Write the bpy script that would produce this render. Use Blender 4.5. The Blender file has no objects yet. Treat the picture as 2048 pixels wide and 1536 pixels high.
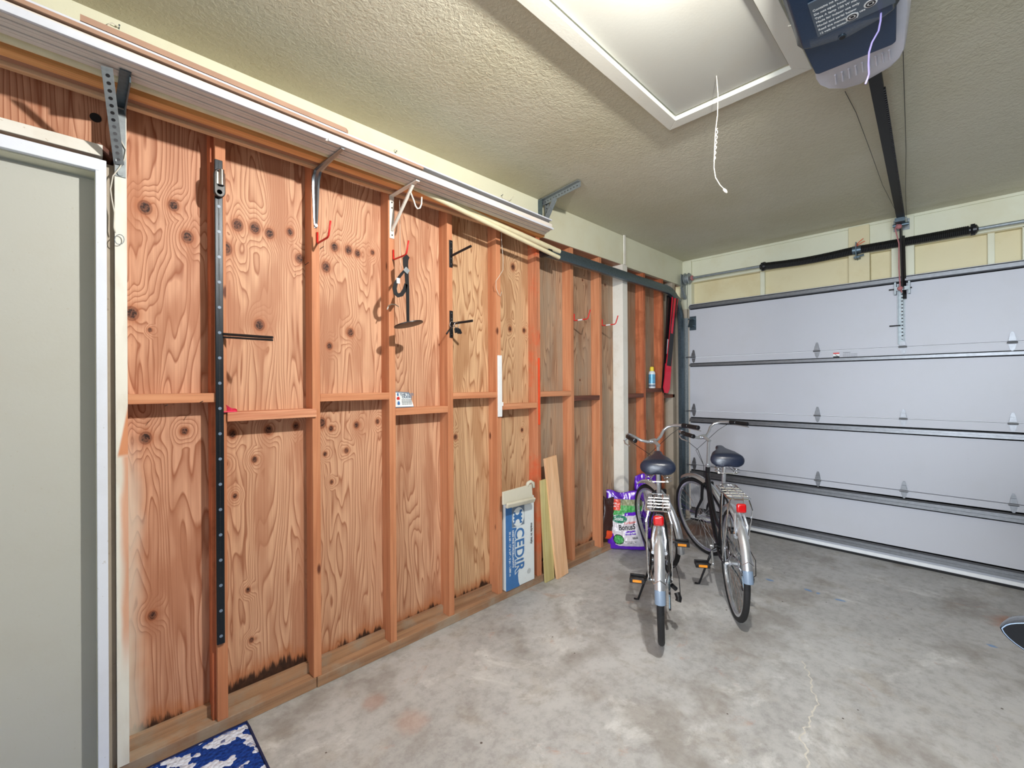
import bpy, bmesh, math, random
from mathutils import Vector, Matrix, noise
random.seed(7)
PI = math.pi
SC = bpy.context.scene
COL = SC.collection

# ------------------------------------------------------------------ camera
F, YAW, PIT, ROL = 889.056, math.radians(45.527), math.radians(0.1041), math.radians(-0.3685)
EYE = Vector((0, 0, 1.48))
FW = Vector((math.cos(YAW) * math.cos(PIT), math.sin(YAW) * math.cos(PIT), math.sin(PIT)))
_r = FW.cross(Vector((0, 0, 1))).normalized(); _u = _r.cross(FW)
RT = _r * math.cos(ROL) + _u * math.sin(ROL); UP = -_r * math.sin(ROL) + _u * math.cos(ROL)
cd = bpy.data.cameras.new('camera'); cam = bpy.data.objects.new('camera', cd); COL.objects.link(cam)
cd.sensor_width = 36; cd.lens = F / 2048 * 36; cd.clip_start = .02
cam.matrix_world = Matrix(((RT.x, UP.x, -FW.x, EYE.x), (RT.y, UP.y, -FW.y, EYE.y), (RT.z, UP.z, -FW.z, EYE.z), (0, 0, 0, 1)))
SC.camera = cam

def ray(px, py): return FW + RT * ((px - 1024) / F) - UP * ((py - 768) / F)
def PX(px, py, X): d = ray(px, py); return EYE + d * (X / d.x)      # a photo pixel met with a real plane of the room
def PY(px, py, Y): d = ray(px, py); return EYE + d * (Y / d.y)
def PZ(px, py, Z): d = ray(px, py); return EYE + d * ((Z - EYE.z) / d.z)

# ------------------------------------------------------------------ materials
def lin(c):
    return tuple((v / 255 / 12.92 if v / 255 <= .04045 else ((v / 255 + .055) / 1.055) ** 2.4) for v in c) + (1,)
class NT:
    def __init__(s, name):
        s.m = bpy.data.materials.new(name); s.m.use_nodes = True; s.t = s.m.node_tree; s.b = s.t.nodes['Principled BSDF']
    def n(s, typ, **k):
        nd = s.t.nodes.new('ShaderNode' + typ)
        for a, v in k.items():
            if a.startswith('i_'):
                key = a[2:]; key = int(key) if key.isdigit() else key.replace('_', ' ')
                if hasattr(v, 'is_output'): s.t.links.new(v, nd.inputs[key])
                else: nd.inputs[key].default_value = v
            else: setattr(nd, a, v)
        return nd
    def L(s, a, b): s.t.links.new(a, b)
    def math(s, op, a, b=None, c=None):
        nd = s.n('Math', operation=op)
        for i, v in enumerate((a, b, c)):
            if v is None: continue
            if hasattr(v, 'is_output'): s.L(v, nd.inputs[i])
            else: nd.inputs[i].default_value = v
        return nd.outputs[0]
    def mix(s, f, a, b, mode='MIX'):
        nd = s.n('Mix', data_type='RGBA', blend_type=mode)
        for i, v in ((0, f), (6, a), (7, b)):
            if hasattr(v, 'is_output'): s.L(v, nd.inputs[i])
            else: nd.inputs[i].default_value = v
        return nd.outputs[2]
    def ramp(s, f, *st):
        nd = s.n('ValToRGB'); s.L(f, nd.inputs[0]); e = nd.color_ramp.elements
        while len(e) < len(st): e.new(.5)
        for k, (p, c) in enumerate(st):
            e[k].position = p; e[k].color = c if len(c) == 4 else tuple(c) + (1,)
        return nd.outputs[0]
    def smooth(s, v, a, b, lo=0., hi=1.):
        nd = s.n('MapRange', interpolation_type='SMOOTHSTEP')
        s.L(v, nd.inputs[0]); nd.inputs[1].default_value = a; nd.inputs[2].default_value = b; nd.inputs[3].default_value = lo; nd.inputs[4].default_value = hi
        return nd.outputs[0]
    def noise(s, vec, sc, det=3, rough=.5, dist=0): 
        nd = s.n('TexNoise', i_Scale=sc, i_Detail=det, i_Roughness=rough, i_Distortion=dist); s.L(vec, nd.inputs['Vector']); return nd.outputs[0]
    def scale(s, vec, v, off=(0, 0, 0)):
        nd = s.n('Mapping'); s.L(vec, nd.inputs[0]); nd.inputs['Scale'].default_value = v; nd.inputs['Location'].default_value = off; return nd.outputs[0]
    def bump(s, h, st=.3, d=.01):
        nd = s.n('Bump', i_Strength=st, i_Distance=d); s.L(h, nd.inputs['Height']); s.L(nd.outputs[0], s.b.inputs['Normal'])

def plain(name, rgb, rough=.5, metal=0, spec=.5, mott=.05, bumps=0, coat=0, trans=0, emis=0, alpha=1, nscale=30):
    m = NT(name); c = lin(rgb); g = m.n('TexCoord').outputs['Object']
    nz = m.noise(g, nscale, 3)
    d = tuple(v * (1 - mott * 2) for v in c[:3]) + (1,); l = tuple(min(1, v * (1 + mott)) for v in c[:3]) + (1,)
    m.L(m.mix(nz, d, l), m.b.inputs['Base Color'])
    b = m.b.inputs; b['Roughness'].default_value = rough; b['Metallic'].default_value = metal; b['Specular IOR Level'].default_value = spec
    b['Coat Weight'].default_value = coat; b['Transmission Weight'].default_value = trans; b['Alpha'].default_value = alpha
    if emis: b['Emission Color'].default_value = c; b['Emission Strength'].default_value = emis
    if bumps: m.bump(m.noise(g, nscale * 3, 4), bumps, .004)
    return m.m

P_ = 2.324
KN_A = [(290, 415, 9), (347, 411, 7.5), (375, 474, 8.5), (263, 627, 9), (291, 876, 8), (369, 862, 5.5), (305, 1231, 6), (300, 660, 3)]
KN_B = [(475, 450, 9), (510, 456, 9), (539, 467, 8), (580, 464, 6.5), (451, 497, 10), (599, 517, 8), (519, 650, 8.5), (537, 860, 7), (592, 852, 6), (465, 868, 6.5), (449, 928, 5), (509, 919, 5), (470, 992, 4), (496, 1180, 4), (503, 1280, 4), (669, 494, 8), (697, 500, 8), (715, 507, 7), (652, 534, 9), (745, 505, 5), (701, 665, 7.5), (659, 692, 6), (643, 846, 9), (662, 857, 5), (713, 850, 6), (755, 843, 5), (650, 908, 4), (693, 901, 5), (663, 964, 3.5)]
KN_C = [(877, 637, 8), (1026, 534, 8), (1020, 658, 6.5), (1048, 661, 6), (911, 874, 6), (1044, 860, 5), (847, 560, 3)]
KN_D = [(1165, 560, 3.5), (1120, 1010, 4), (1160, 760, 3), (1210, 570, 4)]
def plywood(name, light, dark, seed, lines=15, greyed=None, knots=.55, over=False, kdark=(70, 38, 28), ROT=.168, kn=()):
    m = NT(name); g = m.n('TexCoord').outputs['Object']
    sx = m.n('SeparateXYZ'); m.L(g, sx.inputs[0]); X, Z = sx.outputs[0], sx.outputs[2]
    v = m.scale(g, (4.2, 0.01, .52), (seed * 3.1, 0, seed * 1.7))
    h = m.noise(v, 1.25, 2.6, .5, .25)
    d = None
    for (px, py, pr_) in kn:
        q = PY(px, py, P_); rr = pr_ / 470.
        ex = m.math('MULTIPLY_ADD', X, 1 / rr, -q.x / rr); ez = m.math('MULTIPLY_ADD', Z, .8 / rr, -q.z * .8 / rr)
        e = m.math('SQRT', m.math('ADD', m.math('MULTIPLY', ex, ex), m.math('MULTIPLY', ez, ez)))
        d = e if d is None else m.math('MINIMUM', d, e)
    d = m.math('MULTIPLY', d, .072) if d else m.math('ADD', X, 50.)
    on = 1.
    kb = m.math('MULTIPLY', m.smooth(d, .40, .04, 0, 1), on)
    hh = m.math('ADD', m.math('ADD', m.math('MULTIPLY', h, lines), m.math('MULTIPLY', X, 36.)), m.math('MULTIPLY', kb, 3.2))
    fr = m.math('FRACT', hh)
    fine = m.noise(m.scale(g, (150, 1, 2.2)), 1., 3, .6)
    ln = m.ramp(fr, (0, (0,) * 3), (.35, (.08,) * 3), (.72, (.38,) * 3), (.90, (.95,) * 3), (1, (.05,) * 3))
    broad = m.noise(m.scale(g, (5, 1, 1.1), (seed, 0, seed)), 1.3, 3)
    c = m.mix(ln, lin(light), lin(dark))
    c = m.mix(m.math('MULTIPLY', m.smooth(broad, .5, .62), .8), c, lin(tuple(int(a * .6 + b * .4) for a, b in zip(dark, light))))
    if greyed: c = m.mix(m.math('MULTIPLY', m.smooth(m.noise(m.scale(g, (4, 1, .9), (seed * 5, 0, 0)), 1.5, 4, .6), .42, .62), .75), c, lin(greyed))
    c = m.mix(m.math('MULTIPLY', m.smooth(fine, .38, .72), .34), c, lin(dark))
    core = m.math('MULTIPLY', m.smooth(m.math('ADD', d, m.math('MULTIPLY', fine, .02)), .088, .060), on)
    halo = m.math('MULTIPLY', m.smooth(d, .17, .08), on)
    c = m.mix(m.math('MULTIPLY', halo, .55), c, lin((165, 98, 62)))
    c = m.mix(core, c, m.mix(m.smooth(m.noise(g, 140, 3), .4, .6), lin((44, 24, 20)), lin((112, 70, 52))))
    ringm = m.math('MULTIPLY', m.smooth(d, .060, .074), m.smooth(d, .098, .082)); c = m.mix(m.math('MULTIPLY', ringm, .6), c, lin((96, 44, 24)))
    # rot that has crept up from the plate
    jag = m.noise(m.scale(g, (32, 1, 3.5), (seed, 0, 0)), 1., 5, .7)
    wide = m.noise(m.scale(g, (3.2, 1, .3), (seed * 2, 0, 0)), 1., 1)
    top = m.math('ADD', m.math('MULTIPLY', jag, .17), m.math('MULTIPLY', wide, .20))
    e = m.math('SUBTRACT', m.math('SUBTRACT', Z, .10), m.math('SUBTRACT', top, ROT))
    c = m.mix(m.math('MULTIPLY', m.smooth(e, .07, -.0), .7), c, lin((172, 104, 62)))
    c = m.mix(m.smooth(e, .012, -.02), c, m.mix(m.noise(g, 60, 3), lin((18, 12, 10)), lin((78, 50, 36))))
    if over:   # white overspray beside the painted stud
        o = m.math('SUBTRACT', m.math('ADD', .150, m.math('MULTIPLY', m.noise(g, 7, 2), .06)), X)
        o = m.math('MULTIPLY', m.smooth(o, -.03, .03), m.smooth(Z, 1.35, 1.05))
        c = m.mix(m.math('MULTIPLY', o, .75), c, lin((215, 205, 190)))
    m.L(c, m.b.inputs['Base Color']); m.b.inputs['Roughness'].default_value = .62; m.b.inputs['Specular IOR Level'].default_value = .3
    m.bump(m.math('ADD', ln, m.math('MULTIPLY', fine, .5)), .12, .003)
    return m.m

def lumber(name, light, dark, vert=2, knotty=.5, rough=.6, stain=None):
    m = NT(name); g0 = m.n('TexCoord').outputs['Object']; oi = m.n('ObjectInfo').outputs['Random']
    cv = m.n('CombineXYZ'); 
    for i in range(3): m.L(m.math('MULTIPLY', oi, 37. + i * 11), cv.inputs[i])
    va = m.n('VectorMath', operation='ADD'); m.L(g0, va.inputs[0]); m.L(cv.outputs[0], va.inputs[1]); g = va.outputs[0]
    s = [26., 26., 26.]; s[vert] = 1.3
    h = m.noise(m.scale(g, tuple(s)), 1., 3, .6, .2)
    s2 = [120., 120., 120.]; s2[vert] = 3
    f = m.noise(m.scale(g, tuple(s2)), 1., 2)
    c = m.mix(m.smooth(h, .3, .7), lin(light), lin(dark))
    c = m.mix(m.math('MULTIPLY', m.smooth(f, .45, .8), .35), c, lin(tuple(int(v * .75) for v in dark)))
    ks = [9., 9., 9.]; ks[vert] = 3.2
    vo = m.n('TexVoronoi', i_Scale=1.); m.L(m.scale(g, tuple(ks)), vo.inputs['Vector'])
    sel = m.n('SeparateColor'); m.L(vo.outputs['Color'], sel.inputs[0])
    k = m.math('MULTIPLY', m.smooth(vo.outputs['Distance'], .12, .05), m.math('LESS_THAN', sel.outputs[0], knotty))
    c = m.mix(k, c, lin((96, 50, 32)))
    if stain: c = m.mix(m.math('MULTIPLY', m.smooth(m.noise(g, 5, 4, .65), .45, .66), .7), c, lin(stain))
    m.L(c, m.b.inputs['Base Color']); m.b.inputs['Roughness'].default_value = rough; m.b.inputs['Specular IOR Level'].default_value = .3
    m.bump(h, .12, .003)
    return m.m

def painted(name, rgb, dirt=(150, 140, 115), amount=.25, rough=.55, grain=0, nsc=3.):
    m = NT(name); g = m.n('TexCoord').outputs['Object']
    c = m.mix(m.math('MULTIPLY', m.smooth(m.noise(g, nsc, 5, .65), .45, .75), amount), lin(rgb), lin(dirt))
    sp = m.noise(g, 75, 2); c = m.mix(m.math('MULTIPLY', m.smooth(sp, .70, .76), .5), c, lin(dirt))
    m.L(c, m.b.inputs['Base Color']); m.b.inputs['Roughness'].default_value = rough; m.b.inputs['Specular IOR Level'].default_value = .35
    m.bump(m.noise(g, 90, 3), .08 + grain, .003)
    return m.m

def concrete():
    m = NT('concrete_floor'); g = m.n('TexCoord').outputs['Object']
    sx = m.n('SeparateXYZ'); m.L(g, sx.inputs[0]); X, Y = sx.outputs[0], sx.outputs[1]
    a = m.noise(g, 1.1, 6, .62, .3); b = m.noise(g, 4.5, 6, .68, .4); f = m.noise(g, 60, 4, .7); w = m.noise(m.scale(g, (1, 1, 1), (5, 9, 0)), 2.1, 7, .72, .5)
    c = m.mix(m.smooth(a, .3, .7), lin((154, 154, 154)), lin((186, 187, 188)))
    c = m.mix(m.math('MULTIPLY', m.smooth(b, .5, .72), .55), c, lin((152, 144, 132)))
    c = m.mix(m.math('MULTIPLY', m.smooth(w, .54, .68), .75), c, lin((212, 213, 212)))
    gr = m.noise(m.scale(g, (1, 1, 1), (7, 7, 0)), 17., 6, .75); c = m.mix(m.math('MULTIPLY', m.smooth(gr, .42, .62), .30), c, lin((196, 196, 194))); c = m.mix(m.math('MULTIPLY', m.smooth(gr, .5, .36), .28), c, lin((132, 128, 122)))
    sc2 = m.noise(m.scale(g, (1, 1, 1), (2, 3, 0)), 3.3, 7, .75, .8)
    c = m.mix(m.math('MULTIPLY', m.smooth(sc2, .60, .70), .5), c, lin((176, 134, 110)))
    dk = m.noise(m.scale(g, (1, 1, 1), (12, 3, 0)), 2.2, 5, .6); c = m.mix(m.math('MULTIPLY', m.smooth(dk, .50, .66), .5), c, lin((120, 112, 102)))
    c = m.mix(m.math('MULTIPLY', m.smooth(f, .62, .72), .35), c, lin((100, 95, 86)))
    sp = m.n('TexVoronoi', i_Scale=7.); m.L(g, sp.inputs['Vector']); c = m.mix(m.smooth(sp.outputs['Distance'], .045, .03), c, lin((84, 76, 68)))
    # rust and dirt under the bicycles and at the door corner
    def blob(x, y, r, col, am):
        dx = m.math('SUBTRACT', X, x); dy = m.math('SUBTRACT', Y, y)
        d = m.math('SQRT', m.math('ADD', m.math('MULTIPLY', dx, dx), m.math('MULTIPLY', dy, dy)))
        d = m.math('ADD', d, m.math('MULTIPLY', m.math('SUBTRACT', b, .5), r * 1.6))
        return m.mix(m.math('MULTIPLY', m.smooth(d, r, r * .3), am), c, lin(col))
    for bl in ((4.45, 1.95, .45, (120, 78, 52), .8), (1.05, 1.72, .10, (186, 146, 126), .35), (1.0, 1.95, .07, (160, 110, 84), .4), (4.05, -.22, .16, (168, 100, 52), .7)):
        c = blob(*bl)
    for (px, py, px2, py2) in ((1530, 1157, 1548, 1163), (1607, 1177, 1626, 1184), (1632, 1185, 1640, 1188), (1668, 1198, 1694, 1203), (1973, 1288, 1996, 1296)):
        A_, B_ = PZ(px, py, 0), PZ(px2, py2, 0); mid = (A_ + B_) / 2; dv = (B_ - A_); ln = dv.length / 2; dv.normalize()
        ex = m.math('SUBTRACT', X, mid.x); ey = m.math('SUBTRACT', Y, mid.y)
        al = m.math('DIVIDE', m.math('ADD', m.math('MULTIPLY', ex, dv.x), m.math('MULTIPLY', ey, dv.y)), ln)
        ac_ = m.math('DIVIDE', m.math('SUBTRACT', m.math('MULTIPLY', ex, -dv.y), m.math('MULTIPLY', ey, -dv.x)), .016)
        q_ = m.math('ADD', m.math('ADD', m.math('MULTIPLY', al, al), m.math('MULTIPLY', ac_, ac_)), m.math('MULTIPLY', m.math('SUBTRACT', f, .5), 2.5))
        c = m.mix(m.math('MULTIPLY', m.smooth(q_, 1.2, .4), .8), c, lin((104, 146, 196)))
    m.L(c, m.b.inputs['Base Color']); m.b.inputs['Roughness'].default_value = .5; m.b.inputs['Specular IOR Level'].default_value = .35
    m.bump(m.math('ADD', b, m.math('MULTIPLY', f, .3)), .12, .004)
    return m.m

def stucco():
    m = NT('stucco_ceiling'); g = m.n('TexCoord').outputs['Object']
    a = m.noise(g, 1.3, 4); c = m.mix(m.smooth(a, .3, .7), lin((194, 190, 166)), lin((204, 201, 182)))
    m.L(c, m.b.inputs['Base Color']); m.b.inputs['Roughness'].default_value = .7; m.b.inputs['Specular IOR Level'].default_value = .2
    m.bump(m.math('ADD', m.noise(g, 62, 4, .6, .6), m.math('MULTIPLY', m.noise(g, 14, 2), .4)), .5, .008)
    return m.m

M = {}
M['floor'] = concrete(); M['ceil'] = stucco()
M['ply_a'] = plywood('plywood_reddish', (208, 158, 128), (148, 88, 60), 1.3, 24, over=True, kn=KN_A)
M['ply_b'] = plywood('plywood_knotty', (212, 168, 136), (152, 96, 68), 2.4, 24, kn=KN_B)
M['ply_c'] = plywood('plywood_pale', (214, 178, 140), (150, 102, 68), 3.9, 25, kn=KN_C)
M['ply_d'] = plywood('plywood_weathered', (196, 162, 132), (122, 84, 62), 5.7, 19, greyed=(168, 150, 130), kn=KN_D)
M['ply_e'] = plywood('plywood_grey', (178, 142, 112), (124, 92, 72), 8.2, 14, greyed=(168, 152, 132), knots=.1, ROT=.14)
M['stud'] = lumber('stud_wood', (204, 142, 104), (184, 118, 82), 2, .3)
M['stud_r'] = lumber('stud_wood_red', (204, 124, 84), (166, 88, 58), 2, .5, stain=(150, 84, 52))
M['stud_p'] = lumber('stud_wood_paint_marked', (200, 136, 102), (174, 108, 76), 2, .4, stain=(206, 88, 52))
M['block'] = lumber('block_wood', (208, 148, 110), (186, 120, 84), 0, .35)
M['block_w'] = lumber('block_wood_striped', (224, 168, 132), (178, 104, 74), 0, .2)
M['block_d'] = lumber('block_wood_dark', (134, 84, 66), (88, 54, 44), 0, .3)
M['plate'] = lumber('sill_wood', (176, 138, 106), (142, 108, 84), 0, .2, stain=(160, 148, 132))
M['plate_d'] = lumber('plate_wood_dark', (188, 142, 118), (158, 114, 92), 0, .2)
M['orange'] = lumber('orange_lumber', (232, 176, 116), (210, 144, 88), 0, .2)
M['tan'] = lumber('tan_lumber', (226, 190, 152), (200, 158, 118), 0, .2)
M['fresh'] = lumber('fresh_pine', (236, 196, 158), (222, 174, 132), 2, .15)
M['treated'] = lumber('treated_pine', (206, 196, 142), (176, 160, 104), 2, .15)
M['whitewood'] = painted('white_painted_wood', (226, 224, 216), (176, 160, 138), .35, .5)
M['trimwhite'] = painted('white_gloss_trim', (222, 228, 240), (180, 176, 172), .15, .35)
M['greystud'] = painted('grey_painted_wood', (176, 164, 148), (140, 122, 104), .4, .6)
M['cream'] = painted('cream_paint', (212, 212, 190), (196, 186, 148), .3, .5)
M['cream2'] = painted('cream_paint_yellowed', (210, 200, 164), (190, 170, 122), .4, .55)
M['leaf'] = painted('beige_door_paint', (186, 187, 180), (176, 172, 158), .25, .35)
M['hatch'] = painted('hatch_panel_paint', (176, 177, 170), (176, 170, 156), .3, .5)
M['hatchtrim'] = painted('hatch_trim_paint', (212, 213, 204), (196, 190, 170), .2, .4)
M['gdoor'] = painted('garage_door_white', (188, 190, 198), (178, 178, 178), .2, .45)
M['galv'] = plain('galvanised_steel', (150, 158, 162), .5, .55, mott=.2, nscale=60)
M['galv_d'] = plain('dark_galvanised_steel', (96, 112, 122), .42, .8, mott=.2, nscale=60)
M['strut'] = plain('dull_steel', (122, 124, 128), .42, .7, mott=.15, nscale=40)
M['chrome'] = plain('chrome', (222, 224, 228), .14, 1, mott=.02)
M['nickel'] = plain('worn_nickel', (138, 146, 154), .32, .95, mott=.12)
M['alu'] = plain('brushed_aluminium', (206, 210, 216), .28, .8, mott=.06)
M['black'] = plain('black_plastic', (20, 20, 24), .38)
M['blackmetal'] = plain('black_painted_metal', (26, 26, 30), .4, .2)
M['spring'] = plain('black_spring_steel', (9, 9, 11), .6)
M['rubber'] = plain('tire_rubber', (22, 22, 24), .75, bumps=.4, nscale=80)
M['saddle'] = plain('saddle_vinyl', (24, 32, 50), .34, spec=.6, bumps=.1, nscale=60)
M['orange_r'] = plain('amber_reflector', (236, 148, 40), .25, emis=0)
M['red_r'] = plain('red_reflector', (176, 16, 20), .22, coat=.5, mott=.15, nscale=90)
M['greycap'] = plain('grey_plastic', (112, 128, 148), .4)
M['red'] = plain('red_vinyl', (206, 40, 36), .4)
M['railblue'] = plain('blue_black_rail', (22, 30, 38), .35, .4)
M['dot'] = plain('screw_zinc', (170, 176, 184), .3, .9)
M['white'] = plain('white_plastic', (232, 234, 236), .4)
M['bracketw'] = plain('white_enamel', (226, 222, 212), .35)
M['rope'] = plain('white_cord', (206, 202, 190), .8)
M['pvc'] = plain('cream_pvc', (224, 216, 182), .4, mott=.12, nscale=12)
M['card'] = plain('brown_cardboard', (158, 126, 106), .8, mott=.12, nscale=10)
M['primed'] = plain('grey_primed_moulding', (214, 206, 198), .6, mott=.08, nscale=8)
M['brightw'] = plain('bright_white_moulding', (198, 202, 212), .35)
M['opener'] = plain('dark_blue_grey_plastic', (34, 56, 84), .25, spec=.6, bumps=.12, nscale=90)
M['opener2'] = plain('blue_grey_plastic_base', (26, 52, 86), .4, bumps=.08, nscale=90)
M['lens'] = plain('milky_lens', (232, 234, 246), .35, trans=.15, alpha=.85)
M['label'] = plain('silver_label', (92, 104, 116), .3, .3)
M['ink'] = plain('black_ink', (20, 20, 24), .6)
M['inkw'] = plain('white_ink', (236, 240, 240), .6)
M['box_w'] = painted('box_white', (222, 230, 234), (190, 184, 170), .2, .5)
M['box_b'] = plain('box_blue', (62, 116, 178), .5, mott=.1)
M['tray'] = painted('paint_tray_grey', (204, 200, 184), (150, 146, 128), .5, .5)
M['purple'] = plain('purple_film', (98, 32, 190), .22, coat=.4)
M['bagwhite'] = plain('white_film', (214, 208, 216), .28, coat=.3)
M['bagred'] = plain('red_film', (222, 72, 54), .3)
M['baggreen'] = plain('green_grass_print', (70, 170, 84), .4, mott=.35, nscale=70)
M['bagdkgreen'] = plain('dark_green_print', (22, 120, 90), .35)
M['bagphoto'] = plain('garden_photo_print', (142, 146, 112), .4, mott=.35, nscale=40)
M['darkbag'] = plain('dark_brown_film', (58, 34, 30), .3, coat=.3)
M['pink'] = plain('pink_fabric', (226, 60, 96), .6)
M['canblue'] = plain('spray_can_blue', (110, 178, 218), .3, .2, mott=.25, nscale=25)
M['canwhite'] = plain('spray_can_white', (226, 232, 236), .3)
M['yellow'] = plain('yellow_cap', (240, 214, 60), .4)
M['skired'] = plain('ski_red', (206, 30, 56), .3, coat=.4)
M['skiblack'] = plain('ski_black', (22, 22, 24), .3, coat=.4)
M['paintorange'] = plain('orange_red_paint', (232, 78, 36), .6)
M['greywrap'] = plain('silver_tape', (190, 196, 200), .4)
M['carpaint'] = plain('black_car_paint', (10, 12, 16), .15, spec=.4, coat=.3)
M['glass'] = plain('dark_glass', (30, 36, 40), .05, spec=.8)
M['wallpaint'] = painted('darkened_wall_paint', (128, 124, 116), (110, 104, 94), .2, .6)  # unseen walls toned darker to cut the light they bounce back
M['bulb'] = plain('lit_bulb', (255, 246, 226), .3, emis=170)
M['blueink'] = plain('blue_chalk', (84, 132, 190), .8)
M['pinkrope'] = plain('faded_red_cord', (170, 110, 112), .8)
M['lilac'] = plain('lilac_cord', (168, 156, 216), .5)

def mk_white_stud():
    m = NT('half_painted_stud'); g = m.n('TexCoord').outputs['Object']; sx = m.n('SeparateXYZ'); m.L(g, sx.inputs[0]); X, Z = sx.outputs[0], sx.outputs[2]
    nz = m.noise(m.scale(g, (20, 20, 6)), 1., 4)
    w = m.mix(m.math('MULTIPLY', m.smooth(nz, .4, .7), .4), lin((226, 224, 214)), lin((196, 184, 166)))
    o = m.mix(nz, lin((214, 150, 110)), lin((196, 124, 84)))
    # the unpainted wedge starts under the first block and widens downward, then the paint fades back in
    edge = m.math('ADD', .112, m.math('MULTIPLY', m.math('SUBTRACT', 1.22, Z), -.16))
    a = m.math('MULTIPLY', m.smooth(m.math('SUBTRACT', X, edge), -.004, .004), m.math('MULTIPLY', m.smooth(Z, 1.21, 1.23), m.smooth(Z, 1.45, 1.43)))
    b = m.math('MULTIPLY', m.smooth(m.math('SUBTRACT', X, m.math('ADD', .108, m.math('MULTIPLY', nz, .03))), -.01, .012), m.math('MULTIPLY', m.smooth(Z, 1.23, 1.21), m.smooth(Z, .35, .6)))
    c = m.mix(a, w, o); c = m.mix(m.math('MULTIPLY', b, .8), c, o)
    m.L(c, m.b.inputs['Base Color']); m.b.inputs['Roughness'].default_value = .6
    return m.m
M['whitestud'] = mk_white_stud()

def mk_rug():
    m = NT('blue_coral_rug'); g = m.n('TexCoord').outputs['Object']
    t = m.n('TexVoronoi', i_Scale=62.); m.L(g, t.inputs['Vector'])
    pos = t.outputs['Position']
    nz = m.n('TexNoise', i_Scale=1., i_Detail=2., i_Roughness=.5, i_Distortion=1.2); m.L(m.scale(pos, (8.5, 15, 1), (3.3, 1.2, 0)), nz.inputs['Vector'])
    k = m.smooth(nz.outputs[0], .515, .525)
    b = m.mix(m.noise(g, 120, 3), lin((16, 28, 104)), lin((40, 80, 164)))
    c = m.mix(k, b, lin((216, 222, 240)))
    m.L(c, m.b.inputs['Base Color']); m.b.inputs['Roughness'].default_value = .95; m.b.inputs['Specular IOR Level'].default_value = .1
    m.bump(m.math('MULTIPLY', t.outputs['Distance'], -1.), .9, .012)
    return m.m
M['rug'] = mk_rug()

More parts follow.
